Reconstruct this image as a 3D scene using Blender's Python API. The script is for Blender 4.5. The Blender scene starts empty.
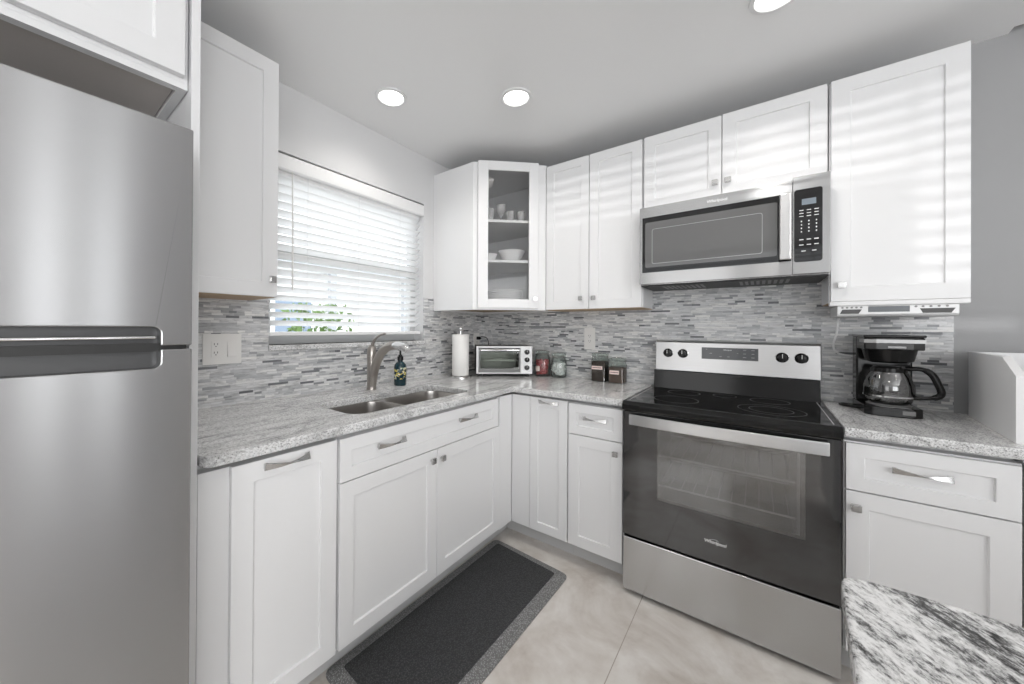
import bpy, bmesh, math, random
from mathutils import Vector, Matrix
random.seed(7)
PI = math.pi
SC = bpy.context.scene
COL = SC.collection

# ------------------------------------------------------------------ camera
cam_data = bpy.data.cameras.new('camera')
cam = bpy.data.objects.new('camera', cam_data)
COL.objects.link(cam)
YAW, PITCH, ROLL = 0.6706, 0.0036, 0.0058
F = Vector((-math.sin(YAW) * math.cos(PITCH), math.cos(YAW) * math.cos(PITCH), math.sin(PITCH)))
R0 = Vector((math.cos(YAW), math.sin(YAW), 0))
U0 = R0.cross(F)
R1 = R0 * math.cos(ROLL) + U0 * math.sin(ROLL)
U1 = -R0 * math.sin(ROLL) + U0 * math.cos(ROLL)
m = Matrix.Identity(4)
for i in range(3):
    m[i][0], m[i][1], m[i][2] = R1[i], U1[i], -F[i]
m.translation = Vector((1.8429, -2.4894, 1.2617))
cam.matrix_world = m
cam_data.sensor_fit = 'HORIZONTAL'
cam_data.sensor_width = 36
cam_data.lens = 363.524 / 1024 * 36
cam_data.shift_x = (512 - 471.03) / 1024
cam_data.shift_y = (326.43 - 342) / 1024
cam_data.clip_start = 0.02
SC.camera = cam

# ------------------------------------------------------------------ world, sun, daylight, exposure
SC.view_settings.view_transform = 'Standard'
SC.view_settings.look = 'None'
SC.view_settings.gamma = 1
SC.view_settings.use_curve_mapping = False
SC.view_settings.exposure = 0.09
world = bpy.data.worlds.new('sky')
SC.world = world
world.use_nodes = True
bg = world.node_tree.nodes['Background']
bg.inputs['Color'].default_value = (0.93, 0.965, 1.0, 1)
bg.inputs['Strength'].default_value = 2.6

def light(name, kind, loc, power, rot=(0, 0, 0), **kw):
    d = bpy.data.lights.new(name, kind)
    d.energy = power
    for k, v in kw.items():
        setattr(d, k, v)
    o = bpy.data.objects.new(name, d)
    o.location = loc
    o.rotation_euler = rot
    COL.objects.link(o)
    return o

def aim(o, d):
    o.rotation_euler = Vector(d).to_track_quat('-Z', 'Y').to_euler()

sun = light('sun', 'SUN', (1, -8, 4), 0.55, angle=0.0075)
aim(sun, (-0.02, 1, -0.035))
# daylight entering at the east windows and the patio opening in the rear wall, plus an added fill
k = light('daylight_east', 'AREA', (5.42, -3.85, 1.70), 40, shape='RECTANGLE', size=1.3, size_y=1.4)
aim(k, (-1, 0, 0))
for yy, pw in ((-2.30, 3.6), (-1.85, 2.5)):
    k = light('daylight_sidelight', 'AREA', (5.42, yy, 1.22), pw, shape='RECTANGLE', size=0.22, size_y=2.35)
    aim(k, (-1, 0, 0))
k = light('daylight_patio', 'AREA', (3.9, -4.92, 1.15), 26, shape='RECTANGLE', size=2.0, size_y=2.0)
aim(k, (0, 1, 0))
k = light('fill_den', 'AREA', (0.9, -4.92, 1.35), 8, shape='RECTANGLE', size=1.2, size_y=1.3)  # added fill light; the rear wall has no opening here
aim(k, (0, 1, 0))

# ------------------------------------------------------------------ materials
def mat(name, color=(0.8, 0.8, 0.8), rough=0.5, metal=0.0, **kw):
    mt = bpy.data.materials.new(name)
    mt.use_nodes = True
    b = mt.node_tree.nodes['Principled BSDF']
    if isinstance(color, (int, float)):
        color = (color, color, color)
    b.inputs['Base Color'].default_value = (*color, 1)
    b.inputs['Roughness'].default_value = rough
    b.inputs['Metallic'].default_value = metal
    for kk, v in kw.items():
        b.inputs[kk].default_value = v
    return mt

def translucent(mt, col, fac):
    t = mt.node_tree
    b = t.nodes['Principled BSDF']
    out = [q for q in t.nodes if q.type == 'OUTPUT_MATERIAL'][0]
    tr = t.nodes.new('ShaderNodeBsdfTranslucent')
    tr.inputs[0].default_value = (*col, 1)
    mx = t.nodes.new('ShaderNodeMixShader')
    mx.inputs[0].default_value = fac
    t.links.new(b.outputs[0], mx.inputs[1])
    t.links.new(tr.outputs[0], mx.inputs[2])
    t.links.new(mx.outputs[0], out.inputs[0])

class NT:
    def __init__(s, mt):
        s.t = mt.node_tree
        s.b = s.t.nodes['Principled BSDF']
    def n(s, kind, **kw):
        nd = s.t.nodes.new(kind)
        for kk, v in kw.items():
            if kk in nd.inputs.keys() and not hasattr(type(nd), kk):
                nd.inputs[kk].default_value = v
            else:
                setattr(nd, kk, v)
        return nd
    def l(s, a, b):
        s.t.links.new(a, b)
    def math(s, op, a, b=None):
        nd = s.t.nodes.new('ShaderNodeMath')
        nd.operation = op
        for i, v in enumerate((a, b)):
            if v is None:
                continue
            if isinstance(v, (int, float)):
                nd.inputs[i].default_value = v
            else:
                s.l(v, nd.inputs[i])
        return nd.outputs[0]
    def ramp(s, fac, stops):
        nd = s.t.nodes.new('ShaderNodeValToRGB')
        el = nd.color_ramp.elements
        while len(el) < len(stops):
            el.new(0.5)
        for e, (p, c) in zip(el, stops):
            e.position = p
            if isinstance(c, (int, float)):
                c = (c, c, c)
            e.color = (*c, 1)
        s.l(fac, nd.inputs['Fac'])
        return nd.outputs['Color']
    def noise(s, vec, scale, detail=2, rough=0.5, dist=0):
        nd = s.t.nodes.new('ShaderNodeTexNoise')
        nd.inputs['Scale'].default_value = scale
        nd.inputs['Detail'].default_value = detail
        nd.inputs['Roughness'].default_value = rough
        nd.inputs['Distortion'].default_value = dist
        if vec is not None:
            s.l(vec, nd.inputs['Vector'])
        return nd.outputs['Fac']
    def pos(s):
        return s.t.nodes.new('ShaderNodeNewGeometry').outputs['Position']
    def obj(s):
        return s.t.nodes.new('ShaderNodeTexCoord').outputs['Object']
    def mapping(s, vec, rot=(0, 0, 0), scale=(1, 1, 1)):
        nd = s.t.nodes.new('ShaderNodeMapping')
        nd.inputs['Rotation'].default_value = rot
        nd.inputs['Scale'].default_value = scale
        s.l(vec, nd.inputs['Vector'])
        return nd.outputs[0]
    def mix(s, fac, a, b, blend='MIX'):
        nd = s.t.nodes.new('ShaderNodeMix')
        nd.data_type = 'RGBA'
        nd.blend_type = blend
        for sock, v in ((nd.inputs[0], fac), (nd.inputs[6], a), (nd.inputs[7], b)):
            if isinstance(v, (int, float)):
                sock.default_value = v if sock == nd.inputs[0] else (v, v, v, 1)
            elif isinstance(v, tuple):
                sock.default_value = (*v, 1)
            else:
                s.l(v, sock)
        return nd.outputs[2]
    def bump(s, h, strength=0.3, dist=0.002):
        nd = s.t.nodes.new('ShaderNodeBump')
        nd.inputs['Strength'].default_value = strength
        nd.inputs['Distance'].default_value = dist
        s.l(h, nd.inputs['Height'])
        s.l(nd.outputs[0], s.b.inputs['Normal'])

M = {}
M['cabinet'] = mat('white_cabinet_paint', (0.84, 0.84, 0.845), 0.32)
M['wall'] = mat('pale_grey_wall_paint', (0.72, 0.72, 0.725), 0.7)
M['wall_grey'] = mat('dimmed_wall_paint', (0.38, 0.38, 0.385), 0.6)  # wall paint darkened, putting the dimmer light there into the colour
M['ceiling'] = mat('ceiling_paint', (0.86, 0.86, 0.86), 0.32)
M['plywood'] = mat('cabinet_underside_wood', (0.50, 0.36, 0.23), 0.55)
M['grey_board'] = mat('grey_underside_board', (0.58, 0.54, 0.51), 0.6)
M['gap'] = mat('shadow_gap', (0.10, 0.10, 0.10), 0.7)
M['nickel'] = mat('brushed_nickel', (0.58, 0.575, 0.57), 0.25, 1.0)
M['faucet'] = mat('faucet_nickel', (0.42, 0.39, 0.36), 0.30, 1.0)
M['chrome'] = mat('chrome', (0.75, 0.75, 0.75), 0.12, 1.0)
M['black'] = mat('black_plastic', (0.008, 0.008, 0.008), 0.16, **{'Specular IOR Level': 0.35})
M['black_matte'] = mat('matte_black', (0.02, 0.02, 0.02), 0.5)
M['black_glass'] = mat('black_glass', (0.008, 0.008, 0.009), 0.05)
M['cooktop'] = mat('ceramic_cooktop', (0.006, 0.006, 0.006), 0.05, **{'Specular IOR Level': 0.4})
M['black_enamel'] = mat('black_enamel', (0.006, 0.006, 0.006), 0.12, **{'Specular IOR Level': 0.35})
M['oven_black'] = mat('oven_door_glass', (0.012, 0.012, 0.013), 0.05, IOR=2.0)
M['mw_window'] = mat('microwave_window', (0.13, 0.13, 0.13), 0.08, **{'Coat Weight': 0.6})
M['grey_plastic'] = mat('grey_plastic', (0.22, 0.22, 0.22), 0.4)
M['silver_plastic'] = mat('silver_plastic', (0.68, 0.68, 0.68), 0.35, 0.25)
M['white_plastic'] = mat('white_plastic', (0.80, 0.79, 0.77), 0.35)
M['blind'] = mat('blind_slat', (0.90, 0.90, 0.90), 0.45)
M['slat'] = mat('blind_slat_translucent', (0.90, 0.90, 0.90), 0.45)
M['vinyl'] = mat('window_vinyl', (0.80, 0.80, 0.80), 0.4)
M['grey_vinyl'] = mat('window_grey_vinyl', (0.55, 0.55, 0.55), 0.45)
M['paper'] = mat('paper_towel', (0.90, 0.89, 0.87), 0.9)
M['china'] = mat('china', (0.85, 0.85, 0.85), 0.2)
M['candy'] = mat('candy_red', (0.55, 0.12, 0.13), 0.4)
M['pods'] = mat('white_pods', (0.80, 0.80, 0.80), 0.5)
M['coffee'] = mat('ground_coffee', (0.045, 0.028, 0.02), 0.85)
M['coffee_brown'] = mat('coffee_beans', (0.09, 0.045, 0.03), 0.6)
M['label'] = mat('paper_label', (0.85, 0.70, 0.66), 0.7)
M['ink'] = mat('dark_ink', (0.15, 0.08, 0.08), 0.7)
M['display'] = mat('display_panel', (0.10, 0.105, 0.11), 0.15)
M['lcd'] = mat('lcd_grey', (0.22, 0.26, 0.30), 0.2)
M['lcd_dark'] = mat('lcd_dark_grey', (0.09, 0.10, 0.11), 0.2)
M['print'] = mat('white_print', (0.80, 0.80, 0.80), 0.5)
M['print_dim'] = mat('grey_print', (0.42, 0.42, 0.43), 0.5)
M['ring_grey'] = mat('burner_ring_grey', (0.06, 0.06, 0.06), 0.3)
M['speaker_grey'] = mat('speaker_mesh', (0.09, 0.09, 0.09), 0.6)
M['pocket_dark'] = mat('pocket_plastic', (0.07, 0.07, 0.072), 0.3)
M['dull_steel'] = mat('dull_steel_band', (0.42, 0.42, 0.42), 0.45, 0.8)
M['logo'] = mat('silver_logo', (0.85, 0.85, 0.85), 0.3, 0.3)
M['enamel'] = mat('oven_enamel', (0.52, 0.52, 0.525), 0.4)
M['rack'] = mat('rack_steel', (0.85, 0.85, 0.85), 0.3, 0.35)
M['cord_white'] = mat('white_cord', (0.75, 0.75, 0.75), 0.5)
M['mat_rim'] = None
M['exterior_white'] = mat('neighbour_stucco', (0.85, 0.85, 0.85), 0.8)
M['exterior_grey'] = mat('neighbour_trim', (0.45, 0.47, 0.5), 0.8)
M['exterior_blue'] = mat('neighbour_glass', (0.25, 0.32, 0.42), 0.2)
M['ground'] = mat('outdoor_ground', (0.55, 0.53, 0.50), 0.9)
M['hedge'] = mat('hedge_leaf', (0.13, 0.22, 0.06), 0.6)
M['wood_floor_cabinet'] = mat('toe_kick_paint', (0.60, 0.60, 0.60), 0.5)
M['lamp'] = mat('lamp_diffuser', (0.9, 0.9, 0.9), 0.5, **{'Emission Color': (1, 0.98, 0.95, 1), 'Emission Strength': 5.0})

translucent(M['slat'], (0.95, 0.95, 0.95), 0.65)

def glass(name, tint, gloss=0.5, rough=0.02, base=0.06):
    mt = bpy.data.materials.new(name)
    mt.use_nodes = True
    t = mt.node_tree
    for nd in list(t.nodes):
        if nd.type != 'OUTPUT_MATERIAL':
            t.nodes.remove(nd)
    out = [nd for nd in t.nodes if nd.type == 'OUTPUT_MATERIAL'][0]
    tr = t.nodes.new('ShaderNodeBsdfTransparent')
    tr.inputs[0].default_value = (*tint, 1)
    gl = t.nodes.new('ShaderNodeBsdfGlossy')
    gl.inputs['Roughness'].default_value = rough
    lw = t.nodes.new('ShaderNodeLayerWeight')
    lw.inputs[0].default_value = 0.25
    mm = t.nodes.new('ShaderNodeMath')
    mm.operation = 'MULTIPLY_ADD'
    mm.inputs[1].default_value = gloss
    mm.inputs[2].default_value = base
    t.links.new(lw.outputs['Fresnel'], mm.inputs[0])
    mx = t.nodes.new('ShaderNodeMixShader')
    t.links.new(mm.outputs[0], mx.inputs[0])
    t.links.new(tr.outputs[0], mx.inputs[1])
    t.links.new(gl.outputs[0], mx.inputs[2])
    t.links.new(mx.outputs[0], out.inputs[0])
    return mt

M['glass'] = glass('clear_glass', (0.93, 0.95, 0.95), 0.6)
M['pane'] = glass('window_pane', (0.97, 0.98, 0.98), 0.4, base=0.02)
M['door_pane'] = glass('cabinet_pane', (0.93, 0.93, 0.93), 0.3, 0.04, 0.008)
M['jar_glass'] = glass('jar_glass', (0.90, 0.94, 0.92), 0.6)
M['crystal'] = mat('crystal', (0.95, 0.95, 0.95), 0.12, Alpha=0.32)
M['oven_glass'] = glass('oven_window_glass', (0.72, 0.72, 0.72), 0.7, 0.03, 0.17)
M['toaster_glass'] = glass('toaster_window_glass', (0.74, 0.76, 0.73), 0.5, 0.03, 0.04)
M['carafe_glass'] = glass('carafe_glass', (0.78, 0.78, 0.78), 1.0, 0.04, 0.14)

# brushed stainless steel (horizontal grain)
def steel(name, col, rough, aniso=0.75, vert=True):
    mt = mat(name, col, rough, 1.0)
    w = NT(mt)
    w.b.inputs['Anisotropic'].default_value = aniso
    w.b.inputs['Anisotropic Rotation'].default_value = 0.25 if vert else 0.0
    tg = w.n('ShaderNodeTangent', direction_type='RADIAL', axis='Z')
    w.l(tg.outputs[0], w.b.inputs['Tangent'])
    v = w.mapping(w.pos(), scale=(3, 3, 420))
    n = w.noise(v, 1.0, 3, 0.6)
    w.l(w.ramp(n, [(0.3, tuple(c * 0.975 for c in col)), (0.7, tuple(min(1, c * 1.02) for c in col))]), w.b.inputs['Base Color'])
    return mt
M['steel'] = steel('brushed_stainless', (0.52, 0.52, 0.52), 0.22, 0.97)
M['steel_fridge'] = steel('brushed_stainless_refrigerator', (0.47, 0.47, 0.475), 0.27, 0.99)
M['steel_light'] = steel('bright_stainless', (0.66, 0.66, 0.66), 0.30)
M['sink_steel'] = mat('sink_steel', (0.50, 0.48, 0.46), 0.28, 1.0)

# mosaic backsplash of thin stone strips
def mosaic():
    mt = mat('strip_mosaic', 0.6, 0.35)
    w = NT(mt)
    sep = w.n('ShaderNodeSeparateXYZ')
    w.l(w.pos(), sep.inputs[0])
    s = w.math('ADD', sep.outputs['X'], sep.outputs['Y'])
    z = sep.outputs['Z']
    zr = w.math('DIVIDE', z, 0.0110)
    row = w.math('FLOOR', zr)
    def wn(a, b, dim='2D'):
        nd = w.n('ShaderNodeTexWhiteNoise', noise_dimensions='2D')
        cb = w.n('ShaderNodeCombineXYZ')
        for i, v in enumerate((a, b)):
            if isinstance(v, (int, float)):
                cb.inputs[i].default_value = v
            else:
                w.l(v, cb.inputs[i])
        w.l(cb.outputs[0], nd.inputs['Vector'])
        return nd
    r1 = wn(row, 3.1).outputs['Value']
    r2 = wn(row, 9.7).outputs['Value']
    ln = w.math('ADD', w.math('MULTIPLY', r2, 0.08), 0.03)
    so = w.math('ADD', w.math('ADD', s, 20), w.math('MULTIPLY', r1, 3.0))
    sc = w.math('DIVIDE', so, ln)
    cell = w.math('FLOOR', sc)
    cn = wn(w.math('ADD', cell, 0.37), row)
    tone = cn.outputs['Value']
    base = w.ramp(tone, [(0.0, (0.12, 0.125, 0.135)), (0.05, (0.22, 0.227, 0.24)), (0.11, (0.43, 0.44, 0.455)),
                         (0.30, (0.58, 0.585, 0.595)), (0.7, (0.70, 0.70, 0.705)), (1.0, (0.79, 0.785, 0.77))])
    cb = w.n('ShaderNodeCombineXYZ')
    w.l(w.math('MULTIPLY', s, 18), cb.inputs[0]); w.l(w.math('MULTIPLY', z, 110), cb.inputs[1]); w.l(w.math('MULTIPLY', tone, 40), cb.inputs[2])
    vein = w.noise(cb.outputs[0], 1.0, 4, 0.65)
    vcol = w.ramp(vein, [(0.32, 0.52), (0.5, 1.0), (0.72, 1.15)])
    col = w.mix(0.8, base, vcol, 'MULTIPLY')
    fz = w.math('FRACT', zr)
    fs = w.math('FRACT', sc)
    joint = w.math('MAXIMUM', w.math('LESS_THAN', fz, 0.07), w.math('LESS_THAN', fs, 0.012))
    col = w.mix(joint, col, (0.47, 0.47, 0.475))
    w.l(col, w.b.inputs['Base Color'])
    rg = w.ramp(cn.outputs['Color'], [(0.2, 0.22), (0.8, 0.5)])
    w.l(rg, w.b.inputs['Roughness'])
    h = w.math('MULTIPLY', w.math('ADD', tone, w.math('MULTIPLY', vein, 0.6)), w.math('SUBTRACT', 1, joint))
    w.bump(h, 0.5, 0.003)
    return mt
M['mosaic'] = mosaic()

def granite():
    mt = mat('grey_speckled_granite', 0.6, 0.12)
    w = NT(mt)
    p = w.pos()
    q = w.mapping(p, rot=(0, 0, 0.5), scale=(1.0, 0.55, 1))
    n1 = w.noise(q, 190, 3, 0.75)
    n2 = w.noise(w.mapping(p, rot=(0, 0, 0.5), scale=(1.0, 0.25, 1)), 26, 4, 0.6)
    n3 = w.noise(p, 230, 2, 0.6)
    c = w.ramp(n1, [(0.30, 0.22), (0.40, 0.52), (0.48, 0.71), (0.62, 0.82), (0.8, 0.85)])
    c2 = w.ramp(n2, [(0.34, 0.80), (0.52, 1.0), (0.7, 1.05)])
    c = w.mix(1.0, c, c2, 'MULTIPLY')
    sp = w.ramp(n3, [(0.34, 0.12), (0.44, 1.0)])
    c = w.mix(0.68, c, sp, 'MULTIPLY')
    # a few drawn-out dark veins near the inside corner
    nv = w.noise(w.mapping(p, rot=(0, 0, 0.9), scale=(1.0, 0.3, 1)), 7.0, 3, 0.55, 0.6)
    vein = w.ramp(w.math('ABSOLUTE', w.math('SUBTRACT', nv, 0.5)), [(0.0, 0.35), (0.014, 0.75), (0.03, 1.0)])
    c = w.mix(0.55, c, vein, 'MULTIPLY')
    w.l(c, w.b.inputs['Base Color'])
    return mt
M['granite'] = granite()

def granite_streaked():
    mt = mat('white_black_streaked_granite', 0.6, 0.22, **{'Specular IOR Level': 0.3})
    w = NT(mt)
    p = w.pos()
    # grain runs along (-0.505, 0.863)
    q = w.mapping(p, rot=(0, 0, math.radians(-30.3)), scale=(1, 1, 1))
    s1 = w.mapping(q, scale=(1.0, 0.17, 1))
    n1 = w.noise(s1, 11, 4, 0.6, 0.3)
    n2 = w.noise(w.mapping(q, scale=(1.0, 0.45, 1)), 150, 4, 0.8)
    n3 = w.noise(w.mapping(q, scale=(1.0, 0.25, 1)), 48, 3, 0.65)
    v = w.math('ADD', w.math('ADD', w.math('MULTIPLY', n1, 0.75), 0.10), w.math('ADD', w.math('MULTIPLY', w.math('SUBTRACT', n2, 0.5), 0.95), w.math('MULTIPLY', w.math('SUBTRACT', n3, 0.5), 0.55)))
    c = w.ramp(v, [(0.28, 0.03), (0.38, 0.16), (0.46, 0.46), (0.57, 0.72), (0.75, 0.82)])
    n4 = w.noise(w.mapping(q, scale=(1.0, 0.10, 1)), 7.5, 3, 0.55, 0.5)
    ridge = w.math('ADD', w.math('ABSOLUTE', w.math('SUBTRACT', n4, 0.47)), w.math('MULTIPLY', w.math('SUBTRACT', n2, 0.5), 0.06))
    c = w.mix(1.0, c, w.ramp(ridge, [(0.0, 0.10), (0.012, 0.30), (0.024, 1.0)]), 'MULTIPLY')
    w.l(c, w.b.inputs['Base Color'])
    return mt
M['granite_streaked'] = granite_streaked()

def floor_tile():
    mt = mat('beige_marble_tile', 0.6, 0.16)
    w = NT(mt)
    p = w.pos()
    n1 = w.noise(p, 2.6, 6, 0.6, 0.8)
    n2 = w.noise(p, 9, 5, 0.65, 0.5)
    c = w.ramp(n1, [(0.30, (0.46, 0.405, 0.36)), (0.45, (0.63, 0.59, 0.55)), (0.62, (0.76, 0.735, 0.705))])
    c = w.mix(0.5, c, w.ramp(n2, [(0.3, (0.80, 0.77, 0.74)), (0.6, (1, 1, 1))]), 'MULTIPLY')
    sep = w.n('ShaderNodeSeparateXYZ')
    w.l(p, sep.inputs[0])
    fx = w.math('FRACT', w.math('DIVIDE', w.math('ADD', sep.outputs['X'], 12 - 0.213), 1.2))
    fy = w.math('FRACT', w.math('DIVIDE', w.math('ADD', sep.outputs['Y'], 10 - 1.07), 1.2))
    j = w.math('MAXIMUM', w.math('LESS_THAN', fx, 0.003), w.math('LESS_THAN', fy, 0.003))
    c = w.mix(j, c, (0.40, 0.36, 0.32))
    w.l(c, w.b.inputs['Base Color'])
    return mt
M['floor'] = floor_tile()

def mat_fabric(name, col, col2, scale, strength):
    mt = mat(name, col, 0.75)
    w = NT(mt)
    v = w.n('ShaderNodeTexVoronoi', feature='F1')
    v.inputs['Scale'].default_value = scale
    w.l(w.pos(), v.inputs['Vector'])
    w.l(w.ramp(v.outputs['Distance'], [(0.1, col2), (0.55, col)]), w.b.inputs['Base Color'])
    w.bump(v.outputs['Distance'], strength, 0.004)
    return mt
M['mat_top'] = mat_fabric('mat_dark_rubber', (0.028, 0.029, 0.031), (0.075, 0.077, 0.08), 160, 0.8)
M['mat_rim'] = mat_fabric('mat_rim_rubber', 0.17, 0.42, 170, 0.8)

def floral():
    mt = mat('teal_bottle_plastic', (0.005, 0.030, 0.040), 0.18)
    w = NT(mt)
    o = w.obj()
    sep = w.n('ShaderNodeSeparateXYZ')
    w.l(o, sep.inputs[0])
    band = w.math('MULTIPLY', w.math('GREATER_THAN', sep.outputs['Z'], 0.040), w.math('LESS_THAN', sep.outputs['Z'], 0.108))
    front = w.math('LESS_THAN', sep.outputs['Y'], 0.0)
    band = w.math('MULTIPLY', band, front)
    n = w.noise(o, 60, 2, 0.5, 0.8)
    n2 = w.noise(o, 50, 1, 0.5)
    flower = w.ramp(n2, [(0.40, (0.75, 0.62, 0.12)), (0.52, (0.85, 0.82, 0.70)), (0.62, (0.25, 0.35, 0.20))])
    msk = w.math('MULTIPLY', band, w.math('GREATER_THAN', n, 0.52))
    w.l(w.mix(msk, (0.005, 0.030, 0.040), flower), w.b.inputs['Base Color'])
    return mt
M['soap'] = floral()

# ------------------------------------------------------------------ mesh helpers
def new():
    return bmesh.new()

def bx(bm, x0, x1, y0, y1, z0, z1):
    v = [bm.verts.new((x, y, z)) for x in (x0, x1) for y in (y0, y1) for z in (z0, z1)]
    for f in ((0, 1, 3, 2), (4, 6, 7, 5), (0, 4, 5, 1), (2, 3, 7, 6), (0, 2, 6, 4), (1, 5, 7, 3)):
        bm.faces.new([v[i] for i in f])
    return bm

def prism(bm, poly, axis, a, b):
    """polygon in the two other axes (cyclic order after axis), extruded from a to b"""
    def put(p, t):
        if axis == 0: return (t, p[0], p[1])
        if axis == 1: return (p[0], t, p[1])
        return (p[0], p[1], t)
    lo = [bm.verts.new(put(p, a)) for p in poly]
    hi = [bm.verts.new(put(p, b)) for p in poly]
    n = len(poly)
    for i in range(n):
        bm.faces.new((lo[i], lo[(i + 1) % n], hi[(i + 1) % n], hi[i]))
    bm.faces.new(lo[::-1])
    bm.faces.new(hi)
    return bm

def lathe(bm, prof, c=(0, 0, 0), seg=28, axis=2, close=False):
    rings = []
    for r, z in prof:
        ring = []
        for i in range(seg):
            a = 2 * PI * i / seg
            p = (r * math.cos(a), r * math.sin(a), z)
            if axis == 0: p = (p[2], p[0], p[1])
            if axis == 1: p = (p[0], p[2], p[1])
            ring.append(bm.verts.new((p[0] + c[0], p[1] + c[1], p[2] + c[2])))
        rings.append(ring)
    for a, b in zip(rings, rings[1:]):
        for i in range(seg):
            bm.faces.new((a[i], a[(i + 1) % seg], b[(i + 1) % seg], b[i]))
    if close:
        for i in range(seg):
            bm.faces.new((rings[-1][i], rings[-1][(i + 1) % seg], rings[0][(i + 1) % seg], rings[0][i]))
    else:
        if prof[0][0] > 0: bm.faces.new(rings[0][::-1])
        if prof[-1][0] > 0: bm.faces.new(rings[-1])
    return bm

def cyl(bm, c, r, h, axis=2, seg=24):
    return lathe(bm, [(r, 0), (r, h)], c, seg, axis)

def tube(bm, pts, r, seg=10, closed=False, squash=1.0):
    pts = [Vector(p) for p in pts]
    n = len(pts)
    rs = r if isinstance(r, (list, tuple)) else [r] * n
    up = Vector((0, 0, 1))
    rings = []
    prev = None
    for i, p in enumerate(pts):
        if closed:
            d = (pts[(i + 1) % n] - pts[i - 1]).normalized()
        else:
            d = (pts[min(i + 1, n - 1)] - pts[max(i - 1, 0)]).normalized()
        if prev is None:
            a = d.cross(up)
            if a.length < 1e-3: a = d.cross(Vector((1, 0, 0)))
            a.normalize()
        else:
            a = (prev - d * prev.dot(d)).normalized()
        prev = a
        b = d.cross(a)
        rings.append([bm.verts.new(p + (a * math.cos(2 * PI * k / seg) + b * math.sin(2 * PI * k / seg) * squash) * rs[i]) for k in range(seg)])
    rng = range(n) if closed else range(n - 1)
    for i in rng:
        x, y = rings[i], rings[(i + 1) % n]
        for k in range(seg):
            bm.faces.new((x[k], x[(k + 1) % seg], y[(k + 1) % seg], y[k]))
    if not closed:
        bm.faces.new(rings[0][::-1])
        bm.faces.new(rings[-1])
    return bm

def spline(pts, n=6):
    """Catmull-Rom through pts"""
    P = [Vector(p) for p in pts]
    P = [2 * P[0] - P[1]] + P + [2 * P[-1] - P[-2]]
    out = []
    for i in range(1, len(P) - 2):
        for k in range(n):
            t = k / n
            out.append(0.5 * ((2 * P[i]) + (-P[i - 1] + P[i + 1]) * t + (2 * P[i - 1] - 5 * P[i] + 4 * P[i + 1] - P[i + 2]) * t * t + (-P[i - 1] + 3 * P[i] - 3 * P[i + 1] + P[i + 2]) * t ** 3))
    out.append(P[-2])
    return out

def rrect(x0, x1, z0, z1, r, n=5, corners=(1, 1, 1, 1)):
    """rounded rectangle, counter-clockwise from the lower left corner"""
    out = []
    for (cx, cz, a0), on in zip(((x0 + r, z0 + r, PI), (x1 - r, z0 + r, 1.5 * PI), (x1 - r, z1 - r, 0), (x0 + r, z1 - r, 0.5 * PI)), corners):
        if on:
            out += [(cx + r * math.cos(a0 + 0.5 * PI * i / n), cz + r * math.sin(a0 + 0.5 * PI * i / n)) for i in range(n + 1)]
        else:
            out.append((cx + (r if math.cos(a0 + PI / 4) > 0 else -r), cz + (r if math.sin(a0 + PI / 4) > 0 else -r)))
    return out

def shaker(bm, x0, x1, z0, z1, yb, t=0.020, fr=0.058, rec=0.008):
    """one shaker front: back at yb, front at yb - t, recessed flat field"""
    yf = yb - t
    def ring(a, b, c, d, y): return [bm.verts.new(p) for p in ((a, y, c), (b, y, c), (b, y, d), (a, y, d))]
    back = ring(x0, x1, z0, z1, yb)
    out = ring(x0, x1, z0, z1, yf)
    inn = ring(x0 + fr, x1 - fr, z0 + fr, z1 - fr, yf)
    ins = ring(x0 + fr + 0.002, x1 - fr - 0.002, z0 + fr + 0.002, z1 - fr - 0.002, yf + rec)
    for a, b in ((back, out), (out, inn), (inn, ins)):
        for i in range(4):
            bm.faces.new((a[i], a[(i + 1) % 4], b[(i + 1) % 4], b[i]))
    bm.faces.new(ins)
    bm.faces.new(back[::-1])
    return bm

def part(name, bm, m_, parent=None, bevel=0.0, smooth=False, seg=2):
    bmesh.ops.recalc_face_normals(bm, faces=bm.faces)
    me = bpy.data.meshes.new(name)
    bm.to_mesh(me)
    bm.free()
    me.materials.append(M[m_] if isinstance(m_, str) else m_)
    o = bpy.data.objects.new(name, me)
    COL.objects.link(o)
    if parent is not None:
        o.parent = parent
    if bevel:
        b = o.modifiers.new('bevel', 'BEVEL')
        b.width = bevel
        b.segments = seg
        b.limit_method = 'ANGLE'
        b.angle_limit = math.radians(35)
        b.use_clamp_overlap = True
    if smooth:
        for p in me.polygons:
            p.use_smooth = True
        md = o.modifiers.new('edges', 'EDGE_SPLIT')
        md.split_angle = math.radians(40)
    return o

def thing(name, label, cat, loc=(0, 0, 0), rz=0.0, group=None):
    o = bpy.data.objects.new(name, None)
    o.empty_display_size = 0.05
    COL.objects.link(o)
    o.location = loc
    o.rotation_euler = (0, 0, rz)
    o['label'] = label
    o['category'] = cat
    if group:
        o['group'] = group
    return o

def tag(o, label, cat, group=None, kind=None, loc=None):
    o['label'] = label
    o['category'] = cat
    if group: o['group'] = group
    if kind: o['kind'] = kind
    return o

def struct(name, bm, m_, bevel=0.0, parent=None):
    o = part(name, bm, m_, parent, bevel)
    if parent is None:
        o['kind'] = 'structure'
    return o

def dup(root, loc=None, label=None, rz=None):
    r = root.copy()
    COL.objects.link(r)
    if loc is not None: r.location = loc
    if rz is not None: r.rotation_euler = (0, 0, rz)
    if label: r['label'] = label
    for ch in list(root.children):
        c = ch.copy()
        COL.objects.link(c)
        c.parent = r
        for g in list(ch.children):
            d = g.copy()
            COL.objects.link(d)
            d.parent = c
    return r

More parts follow.
